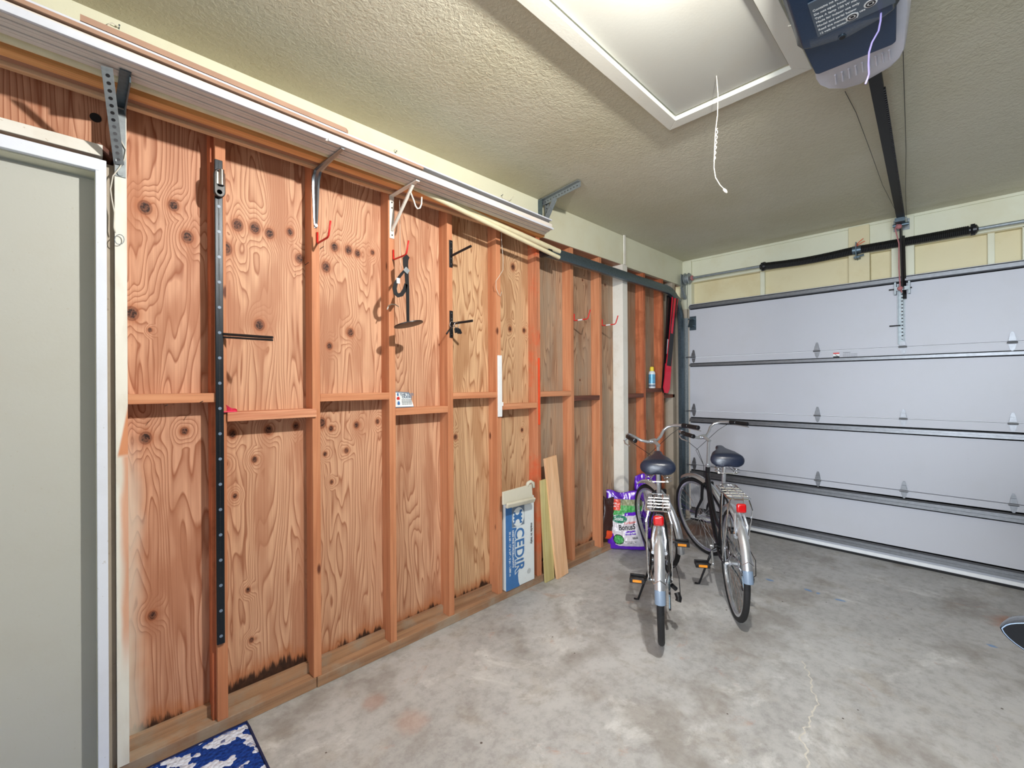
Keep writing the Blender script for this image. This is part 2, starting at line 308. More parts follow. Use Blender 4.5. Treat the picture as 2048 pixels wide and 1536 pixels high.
# ------------------------------------------------------------------ mesh helpers
class MB:
    def __init__(s): s.bm = bmesh.new()
    def box(s, x0, x1, y0, y1, z0, z1, mtx=None):
        vs = [s.bm.verts.new(((x0, x1)[i & 1], (y0, y1)[i >> 1 & 1], (z0, z1)[i >> 2])) for i in range(8)]
        for f in ((0, 2, 3, 1), (4, 5, 7, 6), (0, 1, 5, 4), (2, 6, 7, 3), (0, 4, 6, 2), (1, 3, 7, 5)): s.bm.faces.new([vs[i] for i in f])
        if mtx:
            for v in vs: v.co = mtx @ v.co
        return s
    def beam(s, a, b, w, h, up=(0, 0, 1)):      # rectangular bar a->b, w across, h along up
        a, b = Vector(a), Vector(b); d = (b - a).normalized(); u = Vector(up); sd = d.cross(u).normalized(); u = sd.cross(d).normalized()
        vs = []
        for p in (a, b):
            for i, j in ((-1, -1), (1, -1), (1, 1), (-1, 1)): vs.append(s.bm.verts.new(p + sd * (w / 2 * i) + u * (h / 2 * j)))
        for f in ((3, 2, 1, 0), (4, 5, 6, 7), (0, 1, 5, 4), (1, 2, 6, 5), (2, 3, 7, 6), (3, 0, 4, 7)): s.bm.faces.new([vs[i] for i in f])
        return s
    def tube(s, pts, r, n=8, cap=True, closed=False, flat=1.):
        pts = [Vector(p) for p in pts]; rr = r if isinstance(r, (list, tuple)) else [r] * len(pts); N = len(pts)
        rings = []; prev = None
        for i, p in enumerate(pts):
            if closed: t = pts[(i + 1) % N] - pts[i - 1]
            else: t = pts[min(i + 1, N - 1)] - pts[max(i - 1, 0)]
            t.normalize()
            if prev is None:
                a = Vector((0, 0, 1)) if abs(t.z) < .9 else Vector((1, 0, 0)); u = t.cross(a).normalized()
            else:
                u = prev - t * prev.dot(t); u = u.normalized() if u.length > 1e-6 else t.orthogonal().normalized()
            prev = u; v = t.cross(u)
            rings.append([s.bm.verts.new(p + (u * math.cos(2 * PI * k / n) + v * (flat * math.sin(2 * PI * k / n))) * rr[i]) for k in range(n)])
        for i in range(N if closed else N - 1):
            A, B = rings[i], rings[(i + 1) % N]
            for k in range(n):
                try: s.bm.faces.new((A[k], A[(k + 1) % n], B[(k + 1) % n], B[k]))
                except ValueError: pass
        if cap and not closed: s.bm.faces.new(rings[0][::-1]); s.bm.faces.new(rings[-1])
        return s
    def cyl(s, a, b, r, n=16, r2=None): return s.tube([a, b], [r, r if r2 is None else r2], n)
    def lathe(s, prof, o=(0, 0, 0), ax='Z', n=24):
        o = Vector(o); rings = []
        for r, h in prof:
            ring = []
            for k in range(n):
                c, q = max(r, 1e-4) * math.cos(2 * PI * k / n), max(r, 1e-4) * math.sin(2 * PI * k / n)
                v = {'Z': (c, q, h), 'Y': (c, h, -q), 'X': (h, c, q)}[ax]; ring.append(s.bm.verts.new(o + Vector(v)))
            rings.append(ring)
        for A, B in zip(rings, rings[1:]):
            for k in range(n): s.bm.faces.new((A[k], A[(k + 1) % n], B[(k + 1) % n], B[k]))
        s.bm.faces.new(rings[0][::-1]); s.bm.faces.new(rings[-1])
        return s
    def ball(s, c, r, n=12):
        r = (r,) * 3 if not isinstance(r, tuple) else r
        bmesh.ops.create_uvsphere(s.bm, u_segments=n * 2, v_segments=n, radius=1, matrix=Matrix.Translation(c) @ Matrix.Diagonal((*r, 1))); return s
    def prism(s, poly, fn, d0, d1):             # poly of (u,v); fn(u,v,d) -> xyz
        A = [s.bm.verts.new(fn(u, v, d0)) for u, v in poly]; B = [s.bm.verts.new(fn(u, v, d1)) for u, v in poly]; n = len(poly)
        s.bm.faces.new(A[::-1]); s.bm.faces.new(B)
        for k in range(n): s.bm.faces.new((A[k], A[(k + 1) % n], B[(k + 1) % n], B[k]))
        return s
    def grid(s, nu, nv, fn):
        g = [[s.bm.verts.new(fn(i / nu, j / nv)) for j in range(nv + 1)] for i in range(nu + 1)]
        for i in range(nu):
            for j in range(nv): s.bm.faces.new((g[i][j], g[i + 1][j], g[i + 1][j + 1], g[i][j + 1]))
        return s
    def build(s, name, mat, parent=None, bevel=0, smooth=False, label=None, local=False, loc=None, segs=2, kind=None):
        if isinstance(mat, str): mat = M[mat]
        bmesh.ops.recalc_face_normals(s.bm, faces=s.bm.faces)
        me = bpy.data.meshes.new(name); s.bm.to_mesh(me); s.bm.free(); me.materials.append(mat)
        o = bpy.data.objects.new(name, me); COL.objects.link(o)
        if parent:
            o.parent = parent
            if not local: me.transform(Matrix.Translation(-base_of(parent)))
        if loc is not None: me.transform(Matrix.Translation(-Vector(loc))); o.location = loc
        if smooth:
            for p in me.polygons: p.use_smooth = True
            if smooth == 'a': me.set_sharp_from_angle(angle=math.radians(38))
        if bevel:
            b = o.modifiers.new('bevel', 'BEVEL'); b.width = bevel; b.segments = segs; b.limit_method = 'ANGLE'; b.angle_limit = .6
        if label: o['label'] = label
        if kind: o['kind'] = kind
        return o
def base_of(o):
    v = Vector((0, 0, 0))
    while o: v += o.location; o = o.parent
    return v
def tag(o, label, cat, group=None):
    o['label'] = label; o['category'] = cat
    if group: o['group'] = group
    return o
def thing(name, label, cat, loc=(0, 0, 0), group=None, rz=0):
    o = bpy.data.objects.new(name, None); COL.objects.link(o); o.location = loc; o.rotation_euler = (0, 0, rz); o.empty_display_size = .05
    return tag(o, label, cat, group)
def struct(o, label, cat): o['kind'] = 'structure'; o['label'] = label; o['category'] = cat; return o
def sthing(name, label, cat):
    o = bpy.data.objects.new(name, None); COL.objects.link(o); return struct(o, label, cat)
def copy_tree(o, parent=None):
    c = o.copy(); COL.objects.link(c)
    if parent: c.parent = parent
    for ch in [k for k in bpy.data.objects if k.parent == o]: copy_tree(ch, c)
    return c
def text(body, size, mat, mtx, parent, name='lettering', sx=1., ext=.0004, align='LEFT', space=1., bold=0):
    cu = bpy.data.curves.new(name, 'FONT'); cu.body = body; cu.size = size; cu.extrude = ext; cu.align_x = align; cu.space_character = space
    cu.offset = bold; cu.materials.append(M[mat]); cu.resolution_u = 3
    tmp = bpy.data.objects.new(name, cu); COL.objects.link(tmp); bpy.context.view_layer.update()
    me = bpy.data.meshes.new_from_object(tmp.evaluated_get(bpy.context.evaluated_depsgraph_get())); bpy.data.objects.remove(tmp)
    o = bpy.data.objects.new(name, me); COL.objects.link(o); o['kind'] = 'stuff'
    o.parent = parent; mm = mtx @ Matrix.Diagonal((sx, 1, 1, 1)); mm.translation = mm.translation - base_of(parent); o.matrix_local = mm
    return o
def frame(o, x, y):                               # matrix with origin o, text x axis, y axis
    x = Vector(x).normalized(); y = Vector(y).normalized(); z = x.cross(y).normalized(); y = z.cross(x)
    m = Matrix((x, y, z)).transposed().to_4x4(); m.translation = Vector(o); return m

# ------------------------------------------------------------------ room shell
W, P, ZC, D = 2.235, 2.324, 2.864, 4.79           # stud faces, plywood face, ceiling, garage-door plane
XB, YR, XH = -2.1, -2.9, 4.93
floor = MB().box(XB - .1, 5.2, YR - .1, 2.45, -.12, 0).build('floor', 'floor'); struct(floor, 'bare grey stained concrete garage floor', 'floor')
ck = [PZ(x, y, 0) for x, y in ((1606, 1322), (1612, 1335), (1622, 1360), (1626, 1385), (1636, 1405), (1622, 1430), (1616, 1450), (1602, 1475), (1612, 1500), (1616, 1535), (1630, 1580))]
cm = MB(); pv = None
for a, b_ in zip(ck, ck[1:]):
    for k in range(9):
        p = a + (b_ - a) * (k / 9); t_ = (b_ - a).normalized(); n_ = Vector((-t_.y, t_.x, 0)); p = p + n_ * .014 * noise.noise(p * 38); w_ = .0028 + .0035 * abs(noise.noise(p * 60 + Vector((9, 9, 9))))
        cur = (cm.bm.verts.new((p.x - n_.x * w_, p.y - n_.y * w_, .0005)), cm.bm.verts.new((p.x + n_.x * w_, p.y + n_.y * w_, .0005)))
        if pv: cm.bm.faces.new((pv[0], cur[0], cur[1], pv[1]))
        pv = cur
cm.build('filled_crack', plain('pale_crack_filler', (206, 203, 194), .8, mott=.2, nscale=60), floor, label='pale wandering crack in the concrete')
# ceiling with a real opening for the hatch
hx0, hx1, hy0, hy1 = .98, 2.22, .52, 1.045
c = MB(); c.box(XB - .1, hx0, YR - .1, 2.45, ZC, ZC + .1).box(hx1, 5.2, YR - .1, 2.45, ZC, ZC + .1).box(hx0, hx1, YR - .1, hy0, ZC, ZC + .1).box(hx0, hx1, hy1, 2.45, ZC, ZC + .1)
struct(c.build('ceiling', 'ceil'), 'olive cream textured garage ceiling', 'ceiling')
wl = sthing('wall_left', 'open stud wall of bare plywood and orange framing with a white-topped painted post', 'wall')
def part(mb, name, mat, parent, **k): return mb.build(name, mat, parent, **k)
for a, b, mt in ((.147, .446, 'ply_a'), (.448, 1.66, 'ply_b'), (1.662, 2.48, 'ply_c'), (2.482, 3.66, 'ply_d'), (3.662, 4.93, 'ply_e')):
    part(MB().box(a, b, P, P + .015, .1, 2.62), 'plywood_sheet', mt, wl)
part(MB().box(XB, .145, P, P + .015, 2.27, 2.62), 'plywood_sheet', 'ply_a', wl)
part(MB().box(.10, 4.93, 2.30, P + .015, .05, .10), 'backing_strip', 'plate', wl)
part(MB().box(.10, .84, W, P, .0, .052).box(.842, 4.80, W - .004, P, .0, .052), 'sill_plate', 'plate', wl, bevel=.003)
part(MB().box(XB, 4.93, W, P, 2.592, 2.64), 'top_plate', 'plate_d', wl)
part(MB().box(XB, 3.655, W - .008, W + .03, 2.594, ZC).box(3.657, XH, W - .008, W + .03, 2.585, ZC), 'fascia_board', 'cream', wl, label='cream painted fascia board under the ceiling')
studs = [(.427, .466, 'stud'), (.826, .864, 'stud'), (1.241, 1.28, 'stud'), (1.64, 1.68, 'stud'), (2.05, 2.09, 'stud'), (2.456, 2.496, 'stud_p'), (2.866, 2.904, 'stud'), (3.268, 3.306, 'stud'), (4.03, 4.07, 'stud_r'), (4.41, 4.45, 'stud_r')]
for x0, x1, mt in studs:
    part(MB().box(x0, x1, W, P, .052, 2.592), 'stud', mt, wl, bevel=.002)
part(MB().box(.414, .427, 2.26, P, .052, 2.592), 'stud', 'stud_r', wl, label='dark second stud hidden in shadow')
part(MB().box(.107, .1415, W - .003, P, .052, 2.592), 'stud', 'whitestud', wl, label='white painted stud beside the door, paint worn off halfway up')
part(MB().box(.082, .106, W + .022, P, .0, 2.32), 'stud', 'greystud', wl, label='narrow grey jack stud beside the door casing')
part(MB().box(3.62, 3.70, W - .02, P, .0, 2.592).box(3.635, 3.66, W - .03, W - .018, 2.592, ZC), 'post', 'whitewood', wl, label='white painted post rising to the ceiling')
part(MB().box(4.66, 4.72, W, P, .052, 2.592), 'stud', 'greystud', wl, label='whitewashed corner stud')
part(MB().box(-.9, .075, W, P, 2.337, 2.379), 'header_board', 'whitewood', wl, bevel=.002, label='white speckled board above the door')
part(MB().beam((.06, 2.28, 2.379), (.103, 2.28, 2.345), .088, .02), 'header_board', 'block_d', wl)
blocks = [(.1415, .427, 1.414, 1.453, 'block'), (.466, .842, 1.329, 1.369, 'block_w'), (.864, 1.241, 1.403, 1.441, 'block'), (1.28, 1.64, 1.312, 1.352, 'block'), (1.68, 2.05, 1.393, 1.432, 'block'),
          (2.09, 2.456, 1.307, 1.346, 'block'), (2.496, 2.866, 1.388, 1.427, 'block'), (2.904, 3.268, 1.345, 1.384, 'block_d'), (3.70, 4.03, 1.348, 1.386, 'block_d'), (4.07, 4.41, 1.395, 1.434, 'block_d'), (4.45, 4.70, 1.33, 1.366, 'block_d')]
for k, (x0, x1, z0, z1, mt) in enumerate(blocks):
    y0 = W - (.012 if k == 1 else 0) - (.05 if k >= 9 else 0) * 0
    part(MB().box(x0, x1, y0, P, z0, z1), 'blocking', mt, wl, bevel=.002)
# round dark hole in the plywood over the door
part(MB().cyl((.058, P - .002, 2.512), (.058, P - .0005, 2.512), .017, 20), 'cable_hole', 'ink', wl)
part(MB().box(2.466, 2.486, W - .003, W - .0005, 1.18, 1.68), 'paint_stripe', 'paintorange', wl, label='orange painted stripe on a stud')
nb = MB()
for px, py in ((263, 672), (285, 672)): pass
for px, py in ((400, 805), (330, 812), (610, 530), (640, 498)):
    q = PY(px, py, W); nb.cyl(q, q + Vector((.004, -.035, .006)), .0016, 6)
part(nb, 'nail', 'blackmetal', wl)

# door on the left
d1 = sthing('door_1', 'flat beige door in a white casing at the left edge', 'door')
part(MB().box(-.95, .058, 2.296, 2.335, .02, 2.262), 'door_leaf', 'leaf', d1, bevel=.002)
part(MB().box(.053, .066, W + .002, 2.40, 0, 2.285).box(-1.0, .066, W + .002, 2.40, 2.27, 2.285), 'door_jamb', 'cream', d1)
part(MB().box(.054, .084, W - .018, W + .002, 0, 2.317), 'door_casing', 'trimwhite', d1, bevel=.002, label='white vertical casing')
part(MB().box(-1.0, .0655, W - .020, W + .002, 2.274, 2.317), 'door_casing', 'trimwhite', d1, bevel=.002, label='white casing across the top')
part(MB().box(-1.3, -.95, W, P, 0, 2.6).box(XB, -1.3, W, P, 0, 2.6), 'wall_stub', 'stud', wl)
# door-end wall
wf = sthing('wall_far', 'cream header wall above the garage door with posts and recessed panels', 'wall')
part(MB().box(XH, XH + .05, YR, 2.35, 2.61, ZC), 'header_beam', 'cream', wf)
part(MB().box(XH + .055, XH + .08, YR, 2.35, 2.2, 2.7), 'recessed_panel', 'cream2', wf)
part(MB().box(XH, XH + .055, YR, 2.35, 2.605, 2.612), 'beam_underside', 'cream2', wf)
for (y0, y1, f, z0, mt) in ((2.13, 2.25, .03, 0, 'cream'), (.57, .717, .03, 2.3, 'cream2'), (.283, .427, .03, 2.3, 'cream'), (1.405, 1.446, -.02, 2.3, 'cream'), (-.165, -.127, -.02, 2.3, 'cream'), (-.30, -.32, -.0, 2.3, 'cream')):
    part(MB().box(XH - f, XH + .06, min(y0, y1), max(y0, y1), z0, ZC - .012 if f > 0 else 2.612), 'post', mt, wf, bevel=.003)
part(MB().box(XH - .012, XH, YR, 2.25, ZC - .022, ZC), 'ceiling_strip', 'cream', wf)
part(MB().box(4.80, 5.0, 2.13, 2.35, 0, 2.3).box(4.90, 5.0, YR, -1.42, 0, 2.7), 'jamb', 'greystud', wf)
struct(MB().box(XB - .1, XB, YR, 2.45, 0, .0 + .3).box(XB - .1, XB, YR, -1.6, .3, ZC).box(XB - .1, XB, 1.6, 2.45, .3, ZC).box(XB - .1, XB, -1.6, 1.6, 2.5, ZC).build('wall_back', 'wallpaint'), 'darkened wall behind the viewer with an opening added for fill light', 'wall')  # opening in the unseen back wall added to carry the fill light
struct(MB().box(XB, 5.0, YR - .1, YR, 0, ZC).build('wall_right', 'wallpaint'), 'darkened side wall beyond the car', 'wall')
bf = MB()
for (a, b) in ((-1.6, -1.54), (1.54, 1.6), (-.03, .03)): bf.box(XB - .08, XB - .02, a, b, .3, 2.5)
bf.box(XB - .08, XB - .02, -1.6, 1.6, .3, .36).box(XB - .08, XB - .02, -1.6, 1.6, 2.44, 2.5)
struct(bf.build('fill_opening_frame', 'trimwhite'), 'white frame of the added fill-light opening behind the viewer', 'window')  # frame made up to go with the added fill light

# attic hatch
ah = thing('attic_hatch', 'painted attic hatch panel framed by white trim in the ceiling', 'hatch', (1.6, .78, ZC))
part(MB().box(hx0 + .012, hx1 - .012, hy0 + .008, hy1 - .012, ZC - .002, ZC + .018), 'panel', 'hatch', ah)
ho = (.92, 2.285, .476, 1.105)
def miter(a, b, c, d, z0, z1):
    m = MB(); m.prism([a, b, c, d], lambda u, v, w: (u, v, w), z0, z1); return m
zt = ZC - .022
for q in (((ho[0], ho[3]), (ho[1], ho[3]), (hx1, hy1 - .004), (hx0, hy1 - .004)), ((ho[1], ho[3]), (ho[1], ho[2] - .02), (hx1, hy0), (hx1, hy1 - .004)), ((ho[1], ho[2] - .02), (ho[0], ho[2] - .02), (hx0, hy0), (hx1, hy0)), ((ho[0], ho[2] - .02), (ho[0], ho[3]), (hx0, hy1), (hx0, hy0))):
    part(miter(*q, zt, ZC), 'frame_board', 'hatchtrim', ah, bevel=.002)
hp = PZ(1433, 152, ZC - .003)
def at_depth(px, py, ref):      # point on the pixel's ray at the same camera depth as ref
    k = (Vector(ref) - EYE).dot(FW); return EYE + ray(px, py) * k
cord = [hp] + [at_depth(*q, hp) for q in ((1436, 190), (1435, 230), (1431, 262), (1429, 300), (1428, 335), (1431, 355), (1440, 370), (1450, 380))]
pc = thing('pull_cord', 'thin white knotted pull cord hanging from the attic hatch', 'cord', tuple(hp))
part(MB().tube(cord, .0022, 6), 'cord', 'rope', pc, smooth=True)
tw = []
for i in range(30):
    t = i / 29; p = at_depth(1434.5 - 5.5 * t, 256 + 66 * t, hp); a = t * 40; tw.append(p + Vector((math.cos(a), math.sin(a), 0)) * .0034)
part(MB().tube(tw, .0022, 5), 'twisted_loop', 'rope', pc, smooth=True)
part(MB().tube([at_depth(1447, 378, hp), at_depth(1451, 382, hp), at_depth(1454, 386, hp)], [.005, .007, .004], 8), 'knot', 'rope', pc, smooth=True)

# ------------------------------------------------------------------ garage door
gd = thing('garage_door', 'white four-panel sectional garage door with steel struts', 'garage door', (D, .35, 0))
YL, YRR = 2.105, -1.42
zs = [0.016, .601, 1.185, 1.767, 2.345]
for i in range(4):
    part(MB().box(D, D + .045, YRR, YL, zs[i] + (.0 if i == 0 else .002), zs[i + 1] - .002), 'door_section', 'gdoor', gd, bevel=.003)
part(MB().box(D - .008, D + .04, YRR, YL, .0, .016), 'bottom_seal', 'rubber', gd)
part(MB().box(D - .004, D, YRR, YL, .020, .050), 'bottom_rail', 'white', gd, bevel=.002)
def strut(z0, z1, dep, top=False):
    h = z1 - z0; prof = [(0, 0), (0, h * .12), (.35, h * .2), (1, h * .22), (1, h * .5), (.75, h * .5), (.75, h * .78), (.35, h * .8), (0, h * .88), (0, h), (-.02, h), (-.02, 0)]
    return MB().prism([(u * dep, v) for u, v in prof], lambda u, v, w: (D - .001 - max(u, 0), w, z0 + v), YRR, YL - .01)
for z0, z1, dp in ((2.283, 2.338, .045), (1.662, 1.703, .04), (1.056, 1.118, .045), (.466, .549, .05), (.066, .140, .05)):
    part(strut(z0, z1, dp), 'reinforcing_strut', 'strut', gd)
def hinge(y, z, roller=False):
    r = MB()
    up = [(-.02, .012), (.02, .012), (.012, .06), (.006, .078), (-.006, .078), (-.012, .06)]
    r.prism(up, lambda u, v, w: (D - w, y + u, z + v), .001, .007)
    r.prism([(-.02, -.012), (.02, -.012), (.013, -.045), (.004, -.06), (-.004, -.06), (-.013, -.045)], lambda u, v, w: (D - w, y + u, z + v), .001, .006)
    r.prism([(-.02, .012), (.02, .012), (.014, .045), (-.014, .045)], lambda u, v, w: (D - w, y + u, z + v), .007, .02)
    r.cyl((D - .018, y - .026, z), (D - .018, y + .026, z), .0075, 10)
    r.cyl((D - .009, y, z + .066), (D - .005, y, z + .066), .0045, 8).cyl((D - .009, y, z - .047), (D - .005, y, z - .047), .0045, 8)
    if roller: r.cyl((D - .035, y - .03, z), (D - .035, y + .07, z), .006, 8)
    return r
for y, zz in ((2.06, (1.765, 1.18, .60)), (.935, (1.712, 1.188, .601)), (.35, (1.742, 1.176, .587)), (-.24, (1.76, 1.18, .6)), (-1.36, (1.76, 1.18, .6))):
    for z in zz:
        z = min(zs, key=lambda q: abs(q - z)) if y > 0 else z
        part(hinge(y, z - (.03 if (y == .935 and z > 1.7) else 0) * 0, y > 2), 'hinge', 'strut', gd)
part(MB().box(D - .05, D - .002, 2.045, 2.10, 2.17, 2.185).box(D - .05, D - .002, 2.045, 2.10, 2.10, 2.11).box(D - .006, D - .002, 2.03, 2.10, 2.06, 2.21).beam((D - .02, 2.07, 2.18), (D - .06, 2.07, 2.09), .05, .004), 'top_roller_bracket', 'galv_d', gd)
# warning stickers
part(MB().box(D - .0015, D, .770, .815, 1.700, 1.745), 'warning_sticker', 'inkw', gd)
part(MB().box(D - .002, D - .0014, .770, .815, 1.733, 1.745), 'warning_sticker', 'red', gd)
part(MB().box(D - .002, D - .0014, .770, .815, 1.700, 1.714).beam((D - .0018, .802, 1.731), (D - .0018, .782, 1.712), .001, .004, (0, 1, 1)), 'warning_sticker', 'ink', gd)
text('WARNING', .012, 'ink', frame((D - .001, .745, 1.738), (0, -1, 0), (0, 0, 1)), gd, sx=.9)
for k in range(4): text('important: keep clear of the moving door', .006, 'ink', frame((D - .001, .745, 1.728 - .008 * k), (0, -1, 0), (0, 0, 1)), gd, sx=1.0, ext=.0001)
# operator bracket on the door
part(MB().box(D - .008, D - .001, .335, .343, 1.79, 2.27).box(D - .03, D - .001, .375, .379, 1.79, 2.27).box(D - .008, D - .004, .341, .377, 1.79, 2.27), 'operator_bracket', 'galv', gd)
for k in range(15): part(MB().cyl((D - .0085, .352, 1.83 + k * .028), (D - .0078, .352, 1.83 + k * .028), .006, 8), 'slot', 'ink', gd)
part(MB().box(D - .05, D - .001, .30, .312, 2.19, 2.29).box(D - .05, D - .001, .385, .397, 2.19, 2.29).box(D - .052, D - .046, .30, .397, 2.22, 2.25), 'clevis', 'galv', gd)
part(MB().cyl((D - .04, .29, 2.235), (D - .04, .43, 2.235), .005, 8).cyl((D - .03, .36, 1.94), (D - .03, .43, 1.94), .005, 8), 'bolt', 'blackmetal', gd)

# track on the left
tr = thing('door_track', 'blue-grey steel track curving from the ceiling line down beside the garage door', 'track', (4.72, 2.16, 0))
yc = 2.165; R_ = .33; tp = [(2.50, 2.468)]
tp += [(x, 2.468 - (x - 2.5) * .004) for x in (3., 3.5, 4., 4.39)]
for k in range(1, 13): a = PI / 2 * k / 12; tp.append((4.39 + R_ * math.sin(a), 2.46 - R_ * (1 - math.cos(a))))
tp += [(4.72, 1.6), (4.72, .8), (4.72, .02)]
def track_mesh(prof, pts):
    mb = MB(); rings = []
    for i, (x, z) in enumerate(pts):
        a = Vector(pts[max(i - 1, 0)]); b = Vector(pts[min(i + 1, len(pts) - 1)]); t = (b - a).normalized(); n = Vector((-t.y, t.x))
        rings.append([mb.bm.verts.new((x + n.x * v, yc + u, z + n.y * v)) for u, v in prof])
    k = len(prof)
    for A, B in zip(rings, rings[1:]):
        for j in range(k): mb.bm.faces.new((A[j], A[(j + 1) % k], B[(j + 1) % k], B[j]))
    mb.bm.faces.new(rings[0]); mb.bm.faces.new(rings[-1][::-1]); return mb
cprof = [(-.018, -.038), (.016, -.038), (.02, -.03), (.02, .03), (.016, .038), (-.018, .038), (-.018, .034), (.012, .034), (.016, .027), (.016, -.027), (.012, -.034), (-.018, -.034)]
cprof = [(-u, v) for u, v in cprof]
part(track_mesh(cprof, tp), 'channel', 'galv_d', tr, smooth='a')
part(MB().box(4.71, 4.79, 2.19, 2.196, .1, 2.2).box(4.786, 4.79, 2.12, 2.196, .1, 2.2), 'jamb_angle', 'galv', tr)
part(MB().box(4.60, 4.66, yc - .03, yc - .02, 0.02, 2.1), 'seal_strip', 'cream', tr) if 0 else None
part(MB().box(2.49, 2.52, yc - .005, W, 2.44, 2.50).cyl((2.505, yc - .03, 2.47), (2.505, yc + .01, 2.47), .022, 12), 'hanger', 'black', tr)
part(MB().box(4.50, 4.78, 2.19, 2.2, 2.28, 2.30).beam((4.45, 2.2, 2.52), (4.80, 2.2, 2.40), .006, .03), 'flag_bracket', 'galv', tr)
# torsion assembly
ts = thing('torsion_spring_assembly', 'black torsion springs on a steel shaft above the garage door', 'spring', (4.85, .65, 2.635))
ZS = 2.632
part(MB().cyl((4.85, 2.16, ZS + .012), (4.85, -1.5, ZS - .01), .0125, 16), 'shaft', 'galv', ts, smooth='a')
def coil(y0, y1, sag):
    mb = MB(); n = 60; rr = []
    pts = []
    for i in range(n * 6 + 1):
        t = i / (n * 6); a = 2 * PI * t * n; y = y0 + (y1 - y0) * t; zz = ZS - sag * math.sin(PI * t)
        pts.append((4.85 + .031 * math.cos(a), y, zz + .031 * math.sin(a)))
    mb.tube(pts, (abs(y1 - y0) / n) * .56, 5)
    mb.tube([(4.85, y0 + (y1 - y0) * k / 20, ZS - sag * math.sin(PI * k / 20)) for k in range(21)], .028, 12)
    return mb
part(coil(1.365, .675, .016), 'spring', 'spring', ts, label='left black coil spring')
part(coil(.625, -.03, .002), 'spring', 'spring', ts, label='right black coil spring')
def cone(y, s):
    m = MB(); m.lathe([(.014, -.03), (.034, -.02), (.036, .0), (.026, .012), (.026, .03)], (4.85, y, ZS), 'Y', 16)
    for k in range(4):
        a = k * PI / 2 + .5; m.box(-.008, .008, -.012, .012, .03, .05, Matrix.Translation((4.85, y, ZS)) @ Matrix.Rotation(a, 4, 'Y'))
    return m
part(cone(1.385, 1), 'winding_cone', 'blackmetal', ts); part(cone(-.05, 1), 'winding_cone', 'blackmetal', ts)
part(MB().box(4.80, 4.90, .648, .654, ZS - .08, ZS + .06).cyl((4.85, .68, ZS), (4.85, .62, ZS), .036, 16).box(4.82, 4.91, .63, .67, ZS - .075, ZS - .06).cyl((4.83, .64, ZS - .06), (4.83, .60, ZS - .055), .008, 8), 'center_bracket', 'galv_d', ts)
part(MB().tube([(4.83, .66, ZS + .03), (4.82, .63, ZS + .06), (4.81, .60, ZS + .08)], .003, 5).tube([(4.83, .65, ZS + .03), (4.82, .61, ZS + .05), (4.81, .59, ZS + .055)], .003, 5), 'safety_tie', 'paintorange', ts)
dm = MB(); dm.lathe([(.02, -.035), (.055, -.03), (.062, -.02), (.05, -.015), (.05, .012), (.064, .018), (.064, .026), (.02, .03)], (4.85, 2.15, ZS + .012), 'Y', 24)
part(dm, 'cable_drum', 'galv', ts, smooth='a', label='grey grooved cable drum at the left end')
part(MB().lathe([(.012, -.02), (.028, -.015), (.028, .0), (.012, .008)], (4.85, 2.105, ZS + .012), 'Y', 16), 'drum_collar', 'pinkrope', ts)
part(MB().box(4.78, 4.92, 2.19, 2.197, ZS - .2, ZS + .06).beam((4.80, 2.19, ZS - .08), (4.88, 2.19, ZS - .2), .03, .03), 'end_bearing_plate', 'galv', ts)
part(MB().cyl((4.80, 2.13, ZS - .02), (4.77, 2.13, .1), .0018, 5), 'lift_cable', 'galv_d', ts)

# ------------------------------------------------------------------ opener
OX, OY, OZ = 1.93, .262, 2.60
op = thing('garage_door_opener', 'dark blue-grey garage door opener hanging from the ceiling with black rail', 'opener', (1.70, OY, ZC), rz=0)
skew = Matrix.Translation((OX, OY, 0)) @ Matrix.Rotation(math.radians(2.6), 4, 'Z') @ Matrix.Translation((-OX, -OY, 0))
ob = MB()          # main hood, rounded, lip at the far end
secs = [(1.29, .085, .05), (1.31, .115, .02), (1.36, .126, .008), (1.5, .128, 0), (1.66, .130, -.002), (1.705, .132, -.004), (1.715, .130, .002)]
rings = []
for x, hw, up in secs:
    zb = OZ - .018 + up; pr = []
    for (sy, z) in ((-1, 2.80), (-1, zb + .05), (-.96, zb + .02), (-.86, zb + .004), (-.7, zb), (0, zb - .006), (.7, zb), (.86, zb + .004), (.96, zb + .02), (1, zb + .05), (1, 2.80)):
        xx = x + (.0 if x < 1.69 else (.028 * (1 - sy * sy) - .008))
        pr.append(ob.bm.verts.new(skew @ Vector((xx, OY + sy * hw, z - (.012 if z < 2.75 else 0)))))
    rings.append(pr)
for A, B in zip(rings, rings[1:]):
    for j in range(11): ob.bm.faces.new((A[j], A[(j + 1) % 11], B[(j + 1) % 11], B[j]))
ob.bm.faces.new(rings[0]); ob.bm.faces.new(rings[-1][::-1])
part(ob, 'housing', 'opener', op, smooth='a', bevel=.004)
part(MB().prism([(1.66, -.122), (1.925, -.110), (1.935, -.100), (1.935, .104), (1.925, .112), (1.66, .124)], lambda u, v, w: skew @ Vector((u, OY + v, w)), OZ, 2.80), 'chassis', 'opener2', op, bevel=.004)
ZLn = OZ + .030
lo_ = [(1625, 60), (1630, 118), (1633, 158), (1641, 170), (1658, 177), (1690, 177), (1720, 168), (1752, 150), (1780, 134), (1798, 116), (1807, 98), (1809, 80), (1812, 30), (1809, -10), (1800, -30)]
lpt = [PZ(x, y, ZLn) for x, y in lo_]; lpt = [Vector((p.x, p.y)) for p in lpt]; lc = Vector((1.75, OY))
m = MB(); rings = []
for zz, sh in ((ZLn, 0), (ZLn + .004, .006), (ZLn + .03, .014), (2.76, .020)): rings.append([m.bm.verts.new((p.x + (p - lc).normalized().x * sh, p.y + (p - lc).normalized().y * sh, zz)) for p in lpt])
